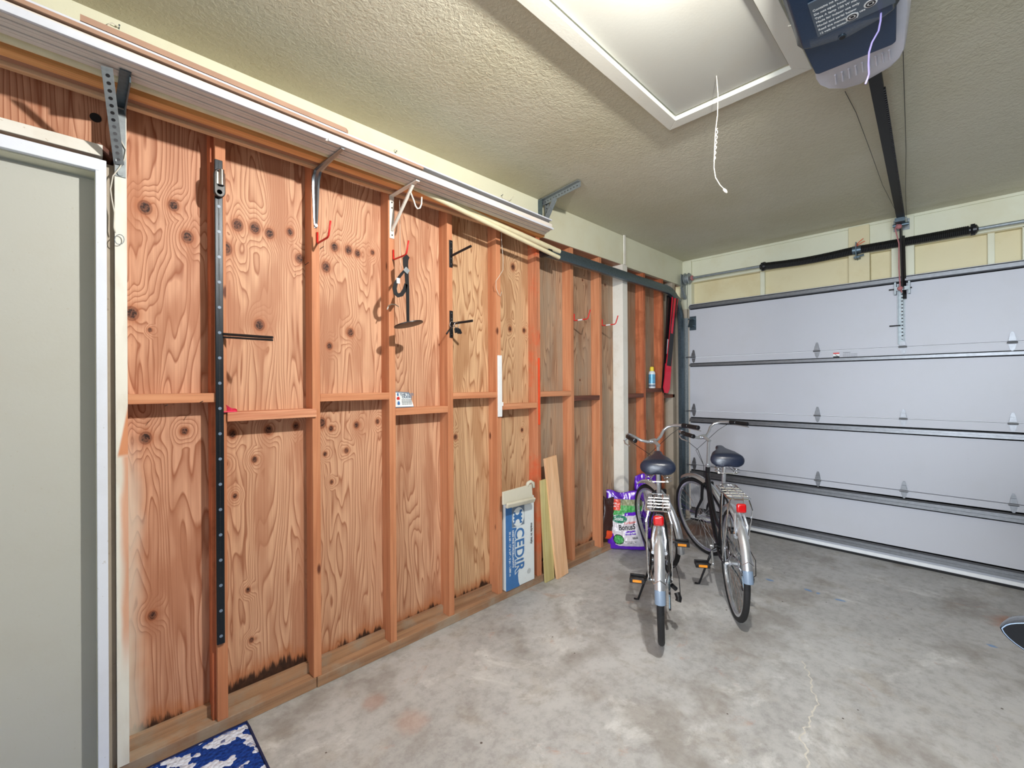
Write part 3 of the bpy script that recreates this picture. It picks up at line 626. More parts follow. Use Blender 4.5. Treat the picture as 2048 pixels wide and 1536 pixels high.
for A, B in zip(rings, rings[1:]):
    for j_ in range(len(lpt)): m.bm.faces.new((A[j_], A[(j_ + 1) % len(lpt)], B[(j_ + 1) % len(lpt)], B[j_]))
m.bm.faces.new(rings[0]); m.bm.faces.new(rings[-1][::-1])
part(m, 'lens_cover', 'lens', op, smooth='a')
for k in range(9):
    a = PZ(1672 + k * 13.5, 168 - k * 6.2, ZLn - .003); b2 = PZ(1670 + k * 13.5, 150 - k * 6.2, ZLn - .003)
    part(MB().tube([a, b2], .0035, 6), 'lens_rib', 'lens', op)
part(MB().prism([(1.50, -.118), (1.665, -.118), (1.665, .066), (1.50, .066)], lambda u, v, w: skew @ Vector((u, OY + v, w)), OZ - .0382, OZ - .0345), 'label_plate', 'label', op)
part(MB().cyl(skew @ Vector((1.716, OY + .01, OZ - .040)), skew @ Vector((1.716, OY + .01, OZ - .028)), .011, 16), 'button_rim', 'galv_d', op)
part(MB().cyl(skew @ Vector((1.716, OY + .01, OZ - .0415)), skew @ Vector((1.716, OY + .01, OZ - .02)), .008, 16), 'button', 'ink', op)
lab = ['12 volt dc motor 120 V', 'Read the manual before use', 'Model and serial below', 'Made for indoor use only', 'Type A lamp 100 W max', 'Do not open hood', 'Contains no service parts']
for k, t in enumerate(lab):
    text(t, .0125, 'inkw', skew @ frame((1.655 - k * .019, OY + .060, OZ - .0388), (0, -1, 0), (-1, 0, 0)), op, sx=.8, ext=.0002, bold=.0003)
for (x, y) in ((1.640, -.022), (1.618, -.066)):
    rr = MB()
    cc = skew @ Vector((x, OY + y, OZ - .0392)); rr.cyl(cc, cc + Vector((0, 0, .0006)), .0155, 24); part(rr, 'seal_mark', 'inkw', op)
    part(MB().tube([cc + Vector((.010 * math.cos(a * PI / 8), .010 * math.sin(a * PI / 8), -.0004)) for a in range(16)], .0016, 5, closed=True).box(cc.x - .004, cc.x + .004, cc.y - .004, cc.y + .004, cc.z - .0008, cc.z), 'seal_mark', 'ink', op)
RZ0 = 2.795
ra = PZ(1750, 152, RZ0); rbp = PX(1802, 437, 4.80); rbp.z = RZ0
rs = ra - (rbp - ra).normalized() * .45
part(MB().beam(rs, rbp, .044, .028), 'rail', 'spring', op, label='long black rail to the door header')
ch = MB()
L_ = (rbp - rs).length; dr = (rbp - rs).normalized(); sd = dr.cross(Vector((0, 0, 1)))
nl = 100
for k in range(nl):
    q = rs + dr * (L_ * .2 + L_ * .8 * k / nl) + sd * .025 - Vector((0, 0, .015)); ch.box(q.x - .005, q.x + .005, q.y - .004, q.y + .004, q.z - .004, q.z + .008)
part(ch, 'drive_chain', 'blackmetal', op)
part(MB().beam(rbp, (XH - .03, rbp.y, RZ0), .07, .05).box(XH - .04, XH - .03, .31, .41, 2.74, 2.83), 'header_bracket', 'galv', op)
tro = rbp - dr * .10
part(MB().box(tro.x - .06, tro.x + .06, tro.y - .03, tro.y + .03, RZ0 - .045, RZ0 - .015).cyl((tro.x + .03, tro.y - .05, RZ0 - .05), (tro.x + .03, tro.y + .05, RZ0 - .05), .012, 10), 'trolley', 'galv_d', op)
ae = Vector((D - .04, .345, 2.24))
part(MB().beam((tro.x + .02, tro.y, RZ0 - .04), ae, .012, .026).beam((tro.x + .04, tro.y - .012, RZ0 - .14), ae + Vector((0, -.012, -.09)), .01, .024), 'pull_arm', 'blackmetal', op)
part(MB().tube([(tro.x, tro.y + .02, RZ0 - .05), (tro.x - .02, tro.y + .03, RZ0 - .09), (tro.x + .03, tro.y + .012, RZ0 - .2), (D - .07, .365, 2.4), (D - .06, .36, 2.26), (D - .06, .35, 2.2)], .005, 6).ball((D - .06, .36, 2.235), .018).ball((tro.x, tro.y + .01, RZ0 - .07), .02), 'release_cord', 'pinkrope', op)
part(MB().ball((1.165, .275, 2.74), .03, 10), 'lamp_bulb', 'bulb', op, smooth=True, label='lit bulb at the near end')
part(MB().cyl((1.195, .275, 2.74), (1.31, .275, 2.74), .016, 12), 'lamp_socket', 'white', op)
part(MB().box(1.04, 1.30, .13, .42, 2.785, 2.795).box(1.04, 1.045, .13, .42, 2.76, 2.785), 'added_lamp_shield', 'white', op)  # unseen shield added to keep the bulb off the nearby ceiling and hatch
for (x, y) in ((1.40, OY - .11), (1.40, OY + .11), (1.85, OY - .1), (1.85, OY + .1)): part(MB().box(x - .012, x + .012, y - .002, y + .002, 2.79, ZC), 'hanger_strap', 'galv', op)
ac = [at_depth(*q, (1.66, .2, 2.56)) for q in ((1765, -14), (1763, 12), (1761, 42), (1757, 62), (1744, 85), (1738, 105), (1737, 128), (1738, 148), (1735, 158), (1731, 168))]
tag(part(MB().tube(ac, .0026, 7), 'antenna_wire', 'lilac', None, smooth=True), 'lilac antenna wire dangling in front of the opener', 'wire')
at1 = PZ(1598, 44, 2.62); tag(MB().cyl(at1 + Vector((.01, -.03, .0)), PZ(1576, 53, 2.62), .002, 6).build('wire_stub', 'rope'), 'short white wire stub poking from the opener toward the hatch', 'wire')
# thin wires along the ceiling
wv = MB().tube([PZ(1690, 183, ZC - .012), PZ(1712, 225, ZC - .012), PZ(1740, 300, ZC - .03), PZ(1765, 370, ZC - .02), PZ(1788, 415, ZC - .03), PZ(1797, 432, ZC - .04)], .0014, 5)
tag(wv.build('bell_wire', 'blackmetal'), 'thin dark wire sagging along the ceiling left of the opener rail', 'wire')
wv = MB().tube([PZ(1806, 100, ZC - .012), PZ(1809, 200, ZC - .012), PZ(1812, 300, ZC - .015), PZ(1811, 380, ZC - .012), PZ(1813, 436, ZC - .03)], .0014, 5)
tag(wv.build('bell_wire', 'blackmetal'), 'thin dark wire stapled to the ceiling right of the opener rail', 'wire')
#PART2
# ------------------------------------------------------------------ things stored on the wall brackets
ZB = 2.542
def long_strip(name, x0, x1, ya, yb, w, z0, z1, mat, label, cat, group=None, endcut=0):
    # ya/yb: outer face Y at x0 / x1
    m = MB(); m.prism([(x0, ya), (x1, yb), (x1 + endcut, yb + w), (x0, ya + w)], lambda u, v, q: (u, v, q), z0, z1)
    o = m.build(name, mat, loc=((x0 + x1) / 2, (ya + yb) / 2, z0), bevel=.0015); return tag(o, label, cat, group)
long_strip('lumber_strip', -.9, 2.36, 2.204, 2.204, .029, ZB, ZB + .03, 'tan', 'tan wooden strip on the brackets, closest to the stud wall', 'lumber')
long_strip('lumber_strip', -.9, 2.34, 2.154, 2.154, .048, ZB + .012, ZB + .045, 'plate_d', 'dark brown plank on the brackets between tan and orange strips', 'lumber')
long_strip('lumber_strip', -.9, 2.41, 2.10, 2.11, .046, ZB, ZB + .036, 'orange', 'bright orange lumber strip on the brackets beside the pipes', 'lumber')
ge = lambda X: 1.899 + (X + .15) * .0305
for k in range(8):
    w = .0138; x1 = 2.335 + k * .006; x0 = -.9
    long_strip('grey_moulding', x0, x1, ge(x0) + k * .0150 + .001, ge(x1) + k * .0152 + .001, w, ZB + (.003 if k % 3 == 1 else 0), ZB + .038 + .002 * (k % 3), 'primed', 'long grey primed moulding lying in the bundle on the brackets', 'moulding', 'grey mouldings bundled on the wall brackets', .006)
xe = PZ(655, 272, ZB + .01).x
long_strip('white_moulding', -.9, xe, ge(-.9) - .013, ge(xe) - .013, .0125, ZB, ZB + .026, 'brightw', 'bright white moulding along the outer edge of the bundle, ending halfway', 'moulding')
long_strip('white_moulding', -.9, 2.33, ge(-.9) - .004, ge(2.33) - .004, .06, ZB + .058, ZB + .066, 'brightw', 'thin white moulding lying on the bundle, reaching its far end', 'moulding')
long_strip('white_moulding', xe + .01, 2.345, ge(xe + .01) - .006, ge(2.345) - .006, .0058, ZB + .0, ZB + .012, 'brightw', 'thin white edge strip along the far half of the bundle', 'moulding')
xb = PZ(845, 338, ZB + .05).x
long_strip('cardboard_strip', -.9, xb, ge(-.9) - .008, ge(xb) - .008, .07, ZB + .043, ZB + .057, 'card', 'long flat brown cardboard strip in the middle of the stack', 'cardboard')
xa, xc = PZ(160, 52, ZB + .08).x, PZ(697, 262, ZB + .08).x
cb = MB(); cb.prism([(xa, ge(xa) - .004), (xc - .012, ge(xc) - .004), (xc + .004, ge(xc) + .01), (xc - .006, ge(xc) + .02), (xc + .002, ge(xc) + .035), (xc - .004, ge(xc) + .07), (xa, ge(xa) + .07)], lambda u, v, q: (u, v, q), ZB + .068, ZB + .088)
tag(cb.build('cardboard_carton', 'card', loc=((xa + xc) / 2, 1.94, ZB + .068)), 'flat brown carton with a torn end on top of the stack', 'cardboard')
def pipe(pts, r, label):
    m = MB(); m.tube(pts, r, 16); o = m.build('plastic_pipe', 'pvc', smooth='a', loc=tuple(pts[1])); tag(o, label, 'pipe'); return o
pipe([(-.9, 2.066, ZB + .022), (.55, 2.066, ZB + .022), (1.3, 2.080, ZB + .02), PY(990, 447, 2.115), PY(1118, 503.5, 2.155)], [.0185, .0185, .0185, .020, .020], 'thicker cream plastic pipe resting on the brackets and track, upper of two')
pipe([(-.5, 2.10, ZB - .0 + .052), (1.0, 2.09, ZB + .052), PY(930, 424, 2.075), PY(1020, 468, 2.09), PY(1118, 515, 2.105)], .0145, 'thinner cream plastic pipe, lower of two')

# brackets
b = thing('shelf_bracket', 'perforated galvanised strap bracket on the white stud by the door', 'bracket', (.123, W, 2.30))
tip = PZ(217, 130, ZB - .006)
part(MB().box(.108, .139, W - .008, W - .003, 2.275, 2.53).box(.108, .112, W - .03, W - .003, 2.32, 2.53), 'upright', 'galv', b)
part(MB().box(.108, .138, tip.y, W - .008, ZB - .006, ZB - .002).box(.134, .138, tip.y + .02, W - .008, ZB - .028, ZB - .002), 'arm', 'galv_d', b)
A0, A1 = Vector((.119, W - .014, 2.318)), Vector((tip.x - .004, tip.y + .004, ZB - .012))
dd = (A1 - A0).normalized(); nn = dd.cross(Vector((1, 0, 0))).normalized()
part(MB().beam(A0, A1, .030, .003, nn), 'diagonal_strap', 'galv', b, bevel=.001)
for k in range(13):
    q = A0 + (A1 - A0) * (.06 + .072 * k); s_ = -1 if nn.z > 0 else 1
    part(MB().cyl(q + nn * s_ * .0012, q + nn * s_ * .0022, .0058, 12), 'hole', 'ink' if k > 5 else 'strut', b)
part(MB().cyl((.123, W - .013, 2.285), (.123, W - .005, 2.285), .0085, 12), 'bolt', 'galv', b)
b = thing('shelf_bracket', 'pressed chrome shelf bracket with a tapered leg, left of the white one', 'bracket', (.845, W, 2.26))
t2 = PZ(686, 297, ZB - .004)
m = MB(); rings = []
for (y, z, hw, dp) in ((W - .002, 2.258, .006, .006), (W - .002, 2.30, .011, .010), (W - .002, 2.45, .0175, .016), (W - .006, 2.50, .019, .022), (W - .03, 2.532, .018, .022), (W - .12, ZB - .004, .014, .016), (t2.y, ZB - .003, .008, .006)):
    x = .845 + (t2.x - .845) * max(0, (W - y) / (W - t2.y)); vert = z < 2.49; diag = 2.49 < z < 2.534
    o = Vector((0, -1, 0)) if vert else (Vector((0, -.7, -.7)) if diag else Vector((0, 0, -1)))
    p0 = Vector((x, y, z)); pr = []
    for u, v in ((-1, 0), (-1, .35), (-.45, .45), (0, 1), (.45, .45), (1, .35), (1, 0)): pr.append(m.bm.verts.new(p0 + Vector((u * hw, 0, 0)) + o * (v * dp)))
    rings.append(pr)
for A, B in zip(rings, rings[1:]):
    for j in range(7): m.bm.faces.new((A[j], A[(j + 1) % 7], B[(j + 1) % 7], B[j]))
m.bm.faces.new(rings[0]); m.bm.faces.new(rings[-1][::-1])
part(m, 'pressed_arm', 'nickel', b, smooth='a')
part(MB().cyl((.845, W - .012, 2.268), (.845, W - .002, 2.268), .007, 12), 'screw', 'dot', b)
b = thing('shelf_bracket', 'white enamelled bracket with a hanging hook, on the fourth stud', 'bracket', (1.26, W, 2.30))
t3 = PZ(836, 361, ZB - .006)
part(MB().box(1.247, 1.275, W - .004, W - .0005, 2.30, 2.538), 'back_plate', 'bracketw', b, bevel=.001)
part(MB().beam((1.261, W, ZB - .006), (t3.x, t3.y, ZB - .006), .022, .008), 'arm', 'bracketw', b, bevel=.002)
part(MB().beam((1.261, W - .006, 2.345), (t3.x + (1.261 - t3.x) * .18, t3.y + (W - t3.y) * .18, ZB - .012), .014, .012), 'brace', 'bracketw', b, bevel=.001)
cb_ = Vector((t3.x + (1.261 - t3.x) * .3, t3.y + (W - t3.y) * .3, ZB - .03))
hk = [at_depth(*q, cb_) for q in ((821, 384), (828, 402), (831, 412), (835, 417.5), (840, 416), (843, 408), (843.5, 394))]
part(MB().tube(hk, .0042, 8), 'hook', 'bracketw', b, smooth=True)
for z in (2.318, 2.47, 2.50): part(MB().cyl((1.261, W - .007, z), (1.261, W - .003, z), .004, 8), 'screw', 'ink', b)
b = thing('slotted_bracket', 'galvanised slotted angle bracket bolted high on the fascia under the ceiling', 'bracket', (2.5, W, 2.7))
t4 = PZ(1161, 368, 2.835); a4 = Vector((2.50, W - .012, 2.835))
part(MB().box(2.47, 2.474, W - .05, W - .008, 2.66, 2.86).box(2.474, 2.51, W - .0115, W - .008, 2.66, 2.86), 'wall_angle', 'galv_d', b)
part(MB().box(2.505, 2.508, W - .085, W - .045, 2.66, 2.858), 'upright', 'galv', b)
part(MB().beam(a4, t4, .003, .036).beam(a4 + Vector((-.015, 0, .0175)), t4 + Vector((-.015, 0, .0175)), .03, .003), 'arm', 'galv', b)
d0, d1_ = Vector((2.50, W - .05, 2.675)), a4 + (t4 - a4) * .40 + Vector((0, 0, -.015))
part(MB().beam(d0, d1_, .003, .032).beam(d0 + Vector((-.014, 0, 0)), d1_ + Vector((-.014, 0, 0)), .028, .003), 'brace', 'galv', b)
ax = (t4 - a4).normalized(); sdv = ax.cross(Vector((0, 0, 1))).normalized()
for k in range(13): 
    q = a4 + (t4 - a4) * (.05 + .073 * k); 
    s_ = -1 if (EYE - q).dot(sdv) < 0 else 1; part(MB().cyl(q + sdv * s_ * .0012, q + sdv * s_ * .0026, .0042, 8), 'hole', 'ink', b)
for k in range(7): part(MB().cyl((2.5055, W - .065, 2.68 + k * .027), (2.5035, W - .065, 2.68 + k * .027), .0045, 8), 'hole', 'ink', b)

# nails and string ends on the fascia
for (px, py, lb, ca) in ((238, 58, 'bent nail with a loop of string on the fascia, near the left end', 0), (790, 306, 'nail with a frayed string knot on the fascia above the white bracket', 1), (1002, 392, 'nail with curling string on the fascia left of the slotted bracket', 2)):
    q = PY(px, py, W - .008); n_ = thing('string_nail', lb, 'nail', tuple(q))
    part(MB().cyl(q, q + Vector((0, -.018, .004)), .0018, 6).ball(q + Vector((0, -.018, .004)), .003, 5), 'nail', 'galv_d', n_)
    if ca == 0: pts = [(0, -.016, 0), (-.02, -.017, .002), (-.033, -.016, -.012), (-.034, -.016, -.035), (-.028, -.014, -.05)]
    elif ca == 1: pts = [(0, -.016, 0), (-.008, -.016, .012), (.002, -.016, .02), (.008, -.016, .005), (-.004, -.016, -.012), (.004, -.016, -.03)]
    else: pts = [(0, -.016, 0), (.004, -.018, -.02), (.03, -.03, -.028), (.06, -.04, -.012), (.075, -.045, .004)]
    part(MB().tube([q + Vector(p) for p in pts], .0018, 6), 'string', 'rope', n_, smooth=True)

# wire with a loop beside the door
q = Vector((.118, W - .012, 2.34)); dw = W - .012
wp = [PY(238, 262, dw), PY(241, 280, dw), PY(252, 300, dw), PY(249, 318, dw), PY(240, 334, dw), PY(226, 352, dw), PY(221, 378, dw), PY(224, 400, dw), PY(229, 425, dw), PY(228, 455, dw), PY(231, 466, dw)]
wr = thing('hanging_wire', 'thin cream wire with a small loop hanging beside the door casing', 'wire', tuple(wp[5]))
part(MB().tube(wp, .0022, 6), 'wire', 'rope', wr, smooth=True)
part(MB().tube([PY(239 + 9.5 * math.cos(a * PI / 6), 479 + 10 * math.sin(a * PI / 6), dw - .004) for a in range(12)], .0016, 6, closed=True), 'loop', 'galv', wr, smooth=True)

# ------------------------------------------------------------------ black hook rail on the second stud
rl = thing('tool_rail', 'tall dark metal hanging rail screwed to the second stud', 'rail', (.438, W, .385))
part(MB().box(.4235, .4525, W - .014, W - .0005, .385, 2.447), 'channel', 'railblue', rl, bevel=.002)
part(MB().box(.4365, .4385, W - .0146, W - .0136, .40, 2.44), 'slot', 'ink', rl)
z = .42
while z < 2.43:
    part(MB().lathe([(.0065, 0), (.0065, .0006), (.003, .0012)], (.438, W - .0152, z), 'Y', 12), 'screw', 'greycap', rl)
    for q in (.033, -.033): part(MB().cyl((.438, W - .015, z + q), (.438, W - .0135, z + q), .0028, 8), 'hole', 'ink', rl)
    z += .1075
sl = thing('rail_slider', 'black sliding clamp with steel roller near the top of the rail', 'clamp', (.438, W - .02, 2.33))
cap = [(.021 * math.cos(a), (.03 if math.sin(a) > 0 else -.03) + .022 * math.sin(a)) for a in [i * PI / 12 for i in range(24)]]
part(MB().prism([(u, v * 1.15) for u, v in cap], lambda u, v, q: (.438 + u, W - q, 2.342 + v), .015, .034), 'clamp_body', 'black', sl, bevel=.003)
part(MB().cyl((.443, W - .042, 2.33), (.443, W - .042, 2.395), .010, 14).box(.426, .436, W - .038, W - .033, 2.335, 2.385), 'roller', 'chrome', sl, smooth='a')
part(MB().lathe([(.010, 0), (.010, .006), (.004, .008)], (.437, W - .034, 2.303), 'Y', 12), 'knob', 'greycap', sl)
pe = PY(545, 675, 2.03)
tag(MB().cyl((.452, W - .012, 1.705), pe, .0058, 12).cyl((.452, W - .012, 1.692), pe + Vector((0, 0, -.011)), .0045, 10).build('rail_peg', 'black', smooth='a', loc=(.452, W, 1.70)), 'black double peg sticking out from the tall rail', 'peg')

# red utility hooks
def red_hook(x, z, label, group, sleeve):
    h = thing('utility_hook', label, 'hook', (x, W, z), group)
    o = h.location
    path = [(x, W - .006, z + .055), (x, W - .006, z + .006), (x, W - .012, z), (x, W - .13, z + .0), (x, W - .142, z + .008), (x, W - .165, z + .07)]
    part(MB().tube(path, .0048, 8), 'prong', 'red', h, smooth=True)
    part(MB().cyl((x, W + .01, z - .001), (x, W - .02, z - .001), .0035, 8), 'screw', 'galv_d', h)
    if sleeve: part(MB().cyl((x, W - .045, z), (x, W - .09, z), .0056, 10), 'sleeve', 'white', h, label='bare white section of the hook')
    return h
red_hook(.852, 2.182, 'empty red vinyl hook just below the chrome bracket', 'red hooks screwed to the studs', False)
red_hook(1.268, 2.182, 'red vinyl hook holding the black straps', 'red hooks screwed to the studs', False)
red_hook(2.905, 2.0, 'left of the two empty red hooks near the white post', 'red hooks screwed to the studs', True)
red_hook(3.306, 1.995, 'right of the two empty red hooks, nearest the white post', 'red hooks screwed to the studs', True)

# leash / strap with disc
dS = W - .145
def S(px, py, dy=0): return PY(px, py, dS + dy)
st = thing('black_strap', 'black webbing strap with buckle hanging from a red hook', 'strap', tuple(S(811, 520)))
def ribbon(pts, w, t, wd=(1, 0, 0)):
    m = MB(); rings = []
    for i, p in enumerate(pts):
        a = pts[max(i - 1, 0)]; b_ = pts[min(i + 1, len(pts) - 1)]; d = (Vector(b_) - Vector(a)).normalized(); s_ = d.cross(Vector((0, 1, 0))); s_ = s_.normalized() if s_.length > .2 else Vector(wd)
        n_ = s_.cross(d).normalized(); ww = w[i] if isinstance(w, list) else w
        rings.append([m.bm.verts.new(Vector(p) + s_ * (u * ww / 2) + n_ * (v * t / 2)) for u, v in ((-1, -1), (1, -1), (1, 1), (-1, 1))])
    for A, B in zip(rings, rings[1:]):
        for j in range(4): m.bm.faces.new((A[j], A[(j + 1) % 4], B[(j + 1) % 4], B[j]))
    m.bm.faces.new(rings[0]); m.bm.faces.new(rings[-1][::-1]); return m
part(ribbon([S(816, 512), S(811, 518), S(811, 530), S(813, 545), S(815, 580), S(815.5, 610), S(816, 645)], [.022, .034, .030, .024, .020, .018, .016], .004), 'webbing', 'black', st, smooth='a')
part(MB().beam(S(809, 537, -.006), S(817, 545, -.006), .028, .008, (0, 1, 0)), 'buckle', 'galv', st, bevel=.002)
part(ribbon([S(809, 541), S(803, 548), S(797, 556), S(791, 568), S(789, 577), S(791, 586), S(796, 591), S(803, 589), S(809, 580), S(812, 568)], [.012, .014, .014, .022, .024, .024, .022, .022, .022, .018], .004), 'hand_loop', 'black', st, smooth='a')
part(MB().beam(S(796, 556, -.004), S(796.5, 567, -.004), .018, .006, (0, 1, 0)), 'tag', 'white', st, bevel=.001)
dsc = S(817, 648); tilt = Matrix.Translation(dsc) @ Matrix.Rotation(math.radians(-9), 4, RT)
dk_ = MB(); dk_.lathe([(.001, .004), (.06, .003), (.078, 0), (.078, -.005), (.05, -.008), (.001, -.008)], (0, 0, 0), 'Z', 28)
for v in dk_.bm.verts: v.co = Matrix.Translation(dsc) @ Matrix.Rotation(math.radians(-13), 4, FW) @ v.co
part(dk_, 'foot_disc', 'black', st, smooth='a')
rs_ = thing('rope_stub', 'short curled white rope end poking from a stud under the straps', 'rope', tuple(PY(795, 612, W)))
part(MB().tube([PY(797, 613, W - .0), PY(790, 609, W - .02), PY(783, 608.5, W - .035), PY(777, 612, W - .045), PY(774.5, 619, W - .05)], .0032, 8), 'rope', 'rope', rs_, smooth=True)
tag(MB().tube([PY(799, 400, W - .02), PY(800, 440, W - .02), PY(800, 480, W - .02), PY(801, 515, W - .02), PY(802, 540, W - .02)], .0012, 5).build('thin_string', 'rope', loc=tuple(PY(799, 400, W - .02))), 'thin white string hanging straight below the white bracket', 'string')
tag(MB().tube([PY(1003, 462, W - .01), PY(1003, 480, W - .01), PY(1006, 515, W - .015), PY(1006, 540, W - .02), PY(998, 553, W - .03), PY(992, 562, W - .03), PY(992, 576, W - .02), PY(997, 588, W - .012), PY(1001, 592, W - .012), PY(1003, 584, W - .012)], .0018, 6).build('thin_string', 'rope', smooth=True, loc=tuple(PY(1003, 480, W))), 'white string with a hooked end hanging between two studs', 'string')

# black peg brackets on the fifth stud
def peg(z0, z1, zr, end, label):
    h = thing('peg_bracket', label, 'peg', (1.666, W, zr), 'black peg brackets on one stud')
    part(MB().box(1.654, 1.679, W - .005, W - .0005, z0, z1), 'mounting_plate', 'blackmetal', h, bevel=.001)
    part(MB().cyl((1.668, W - .004, zr), end, .0075, 14), 'peg', 'blackmetal', h, smooth='a')
    for z in (z0 + .02, z0 + .055, z1 - .05, z1 - .015): part(MB().cyl((1.667, W - .007, z), (1.667, W - .004, z), .0028, 8), 'screw', 'dot', h)
peg(2.212, 2.380, 2.283, PY(942, 492, W - .16), 'empty black peg bracket, upper of two on one stud')
peg(1.775, 1.942, 1.862, PY(945, 641.5, W - .16), 'black peg bracket holding keys, lower of two on one stud')
ks = PY(914, 646.5, W - .05)
kr = thing('key_ring', 'steel ring with black key fobs hanging on the lower peg', 'keys', tuple(ks))
kd = W - .055
part(MB().tube([PY(913 + 4.5 * math.cos(a * PI / 8), 650 + 5.5 * math.sin(a * PI / 8), kd) for a in range(16)], .0022, 6, closed=True), 'ring', 'chrome', kr, smooth=True)
for (x, y, x2, y2) in ((911, 656, 912, 666), (915, 656, 917.5, 667.5), (918, 658, 922, 667.5)):
    part(MB().beam(PY(x, y, kd - .003), PY(x2, y2, kd - .003), .017, .009, (0, 1, 0)), 'key_fob', 'black', kr, bevel=.003)
kr2 = thing('key_ring', 'steel ring with one long black tag, nearest the peg plate', 'keys', tuple(PY(904, 648, W - .02)))
part(MB().tube([PY(904 + 4.2 * math.cos(a * PI / 8), 649 + 6 * math.sin(a * PI / 8), W - .022) for a in range(16)], .0022, 6, closed=True), 'ring', 'chrome', kr2, smooth=True)
part(MB().tube([PY(902.5, 654, W - .02), PY(897, 662, W - .03), PY(893, 668, W - .035)], [.004, .005, .0055], 8), 'key_tag', 'blackmetal', kr2, smooth=True)

# card, white strip, pink rag
cx0, cx1 = PY(790, 811, 2.262), PY(827.5, 812, 2.262); ct0, ct1 = PY(789, 783, 2.29), PY(820, 785, 2.29)
zb_ = 1.354
c0, c1 = Vector((cx0.x, 2.262, zb_)), Vector((cx1.x, 2.262, zb_)); c3, c2 = Vector((ct0.x, 2.30, ct0.z)), Vector((ct1.x, 2.30, ct1.z))
cd_ = thing('business_card', 'white notice card with a blue-green edge propped on a block', 'card', tuple(c0))
def quad(a, b_, c_, d_, t, off=0):
    a, b_, c_, d_ = map(Vector, (a, b_, c_, d_)); n_ = (b_ - a).cross(d_ - a).normalized(); m = MB()
    A = [m.bm.verts.new(p + n_ * off) for p in (a, b_, c_, d_)]; B = [m.bm.verts.new(p + n_ * (off + t)) for p in (a, b_, c_, d_)]
    m.bm.faces.new(A[::-1]); m.bm.faces.new(B)
    for k in range(4): m.bm.faces.new((A[k], A[(k + 1) % 4], B[(k + 1) % 4], B[k]))
    return m
part(quad(c0, c1, c2, c3, .0012), 'card', 'box_w', cd_)
l4 = lambda a, b_, t: Vector(a) + (Vector(b_) - Vector(a)) * t
part(quad(l4(c0, c3, .94), l4(c1, c2, .94), c2, c3, .0016), 'card_edge', 'greycap', cd_); part(quad(c0, c1, l4(c1, c2, .05), l4(c0, c3, .05), .0016), 'card_edge', 'greycap', cd_)
ux, uy = (c1 - c0).normalized(), (c3 - c0).normalized(); nrm = ux.cross(uy)
CW, CH = (c1 - c0).length, (c3 - c0).length
for (t, fx, fy, sz) in (('THE TREE', .32, .72, .021), ('DUDES', .42, .555, .021)):
    text(t, sz, 'greycap', frame(c0 + ux * CW * fx + uy * CH * fy + nrm * .002, ux, uy), cd_, sx=1.0, bold=.0006)
for k in range(4): text('tree care and removal', .009, 'ink', frame(c0 + ux * CW * .38 + uy * CH * (.44 - .09 * k) + nrm * .002, ux, uy), cd_, sx=.8)
lg = c0 + ux * CW * .2 + uy * CH * .42 + nrm * .002
part(MB().ball(lg + uy * .012, (.010, .0015, .012), 8), 'figure_mark', 'red', cd_); part(MB().ball(lg - uy * .02, (.008, .0015, .016), 8).ball(lg + uy * .035, (.005, .0015, .014), 8), 'figure_mark', 'box_b', cd_)
tag(MB().box(2.052, 2.088, W - .013, W - .0005, 1.262, 1.682).box(2.088, 2.10, W - .012, W - .002, 1.335, 1.362).build('plastic_strip', 'white', bevel=.003, loc=(2.07, W, 1.262)), 'white plastic strip fastened upright to a stud', 'strip')
pk = PY(448, 820, W); pm = MB(); pm.grid(8, 5, lambda u, v: (.452 + .055 * u, W + .02 - .02 * math.sin(u * 3) - .01 * v, 1.3705 + (.034 * v * (1 - .8 * u)) + .003 * math.sin(9 * u)))
pm.prism([(.452, 2.22), (.5, 2.225), (.51, 2.25), (.46, 2.26)], lambda u, v, q: (u, v, q), 1.370, 1.374)
tag(pm.build('pink_rag', 'pink', loc=(.47, W, 1.37)), 'small scrap of pink fabric on the second block', 'rag')

# ------------------------------------------------------------------ tile carton with paint tray
bx0, bx1, by, bz0, bz1 = 2.112, 2.402, W - .012, .0535, .668
bxo = thing('tile_carton', 'blue and white tile carton standing on edge between studs', 'carton', (2.257, by + .035, bz0))
part(MB().box(bx0, bx1, by, by + .075, bz0, bz1), 'carton', 'box_w', bxo, bevel=.004)
pol = [(0, 0), (.098, 0), (.093, .03), (.082, .07), (.080, .12), (.072, .165), (.105, .19), (.128, .20), (.128, .45), (.098, .46), (.098, .60), (0, .60)]
pol = [(0, 0), (.135, 0), (.122, .03), (.116, .08), (.122, .11), (.108, .135), (.104, .42), (.06, .425), (.06, .57), (.085, .575), (.085, .612), (0, .612)]
part(MB().prism(pol, lambda u, v, q: (bx0 + u, by - q, bz0 + v), .0, .0016), 'blue_panel', 'box_b', bxo)
rd = lambda u, v, q=.0022: (bx0 + u, by - q, bz0 + v)
def cartext(t, sz, mt, u, v, sx=1., bold=0, q=.0022, space=1.): text(t, sz, mt, frame(rd(u, v, q), (0, 0, -1), (1, 0, 0)), bxo, sx=sx, bold=bold, space=space)
cartext('CEDiR', .122, 'box_w', .094, .413, .86, .0085, .0019, 1.08); cartext('CEDiR', .122, 'box_b', .094, .413, .86, .003, .0027, 1.08)
cartext('GRES FINE PORCELLANATO', .0215, 'inkw', .062, .41, .98, .0004)
cartext('30 x 60 - 12" x 24" - 6 pz - 1,080 m', .0215, 'inkw', .032, .405, 1.0, .0003)
cartext('made in italy', .030, 'ink', .250, .42, 1.0, .0002)
part(MB().box(bx0 + .062, bx0 + .184, by - .0022, by - .001, bz0 + .428, bz0 + .565), 'logo_square', 'greycap', bxo)
OVL = lambda u, v: ((u - .134) * 1.42 + .123, (v - .545) * 1.28 + .492)
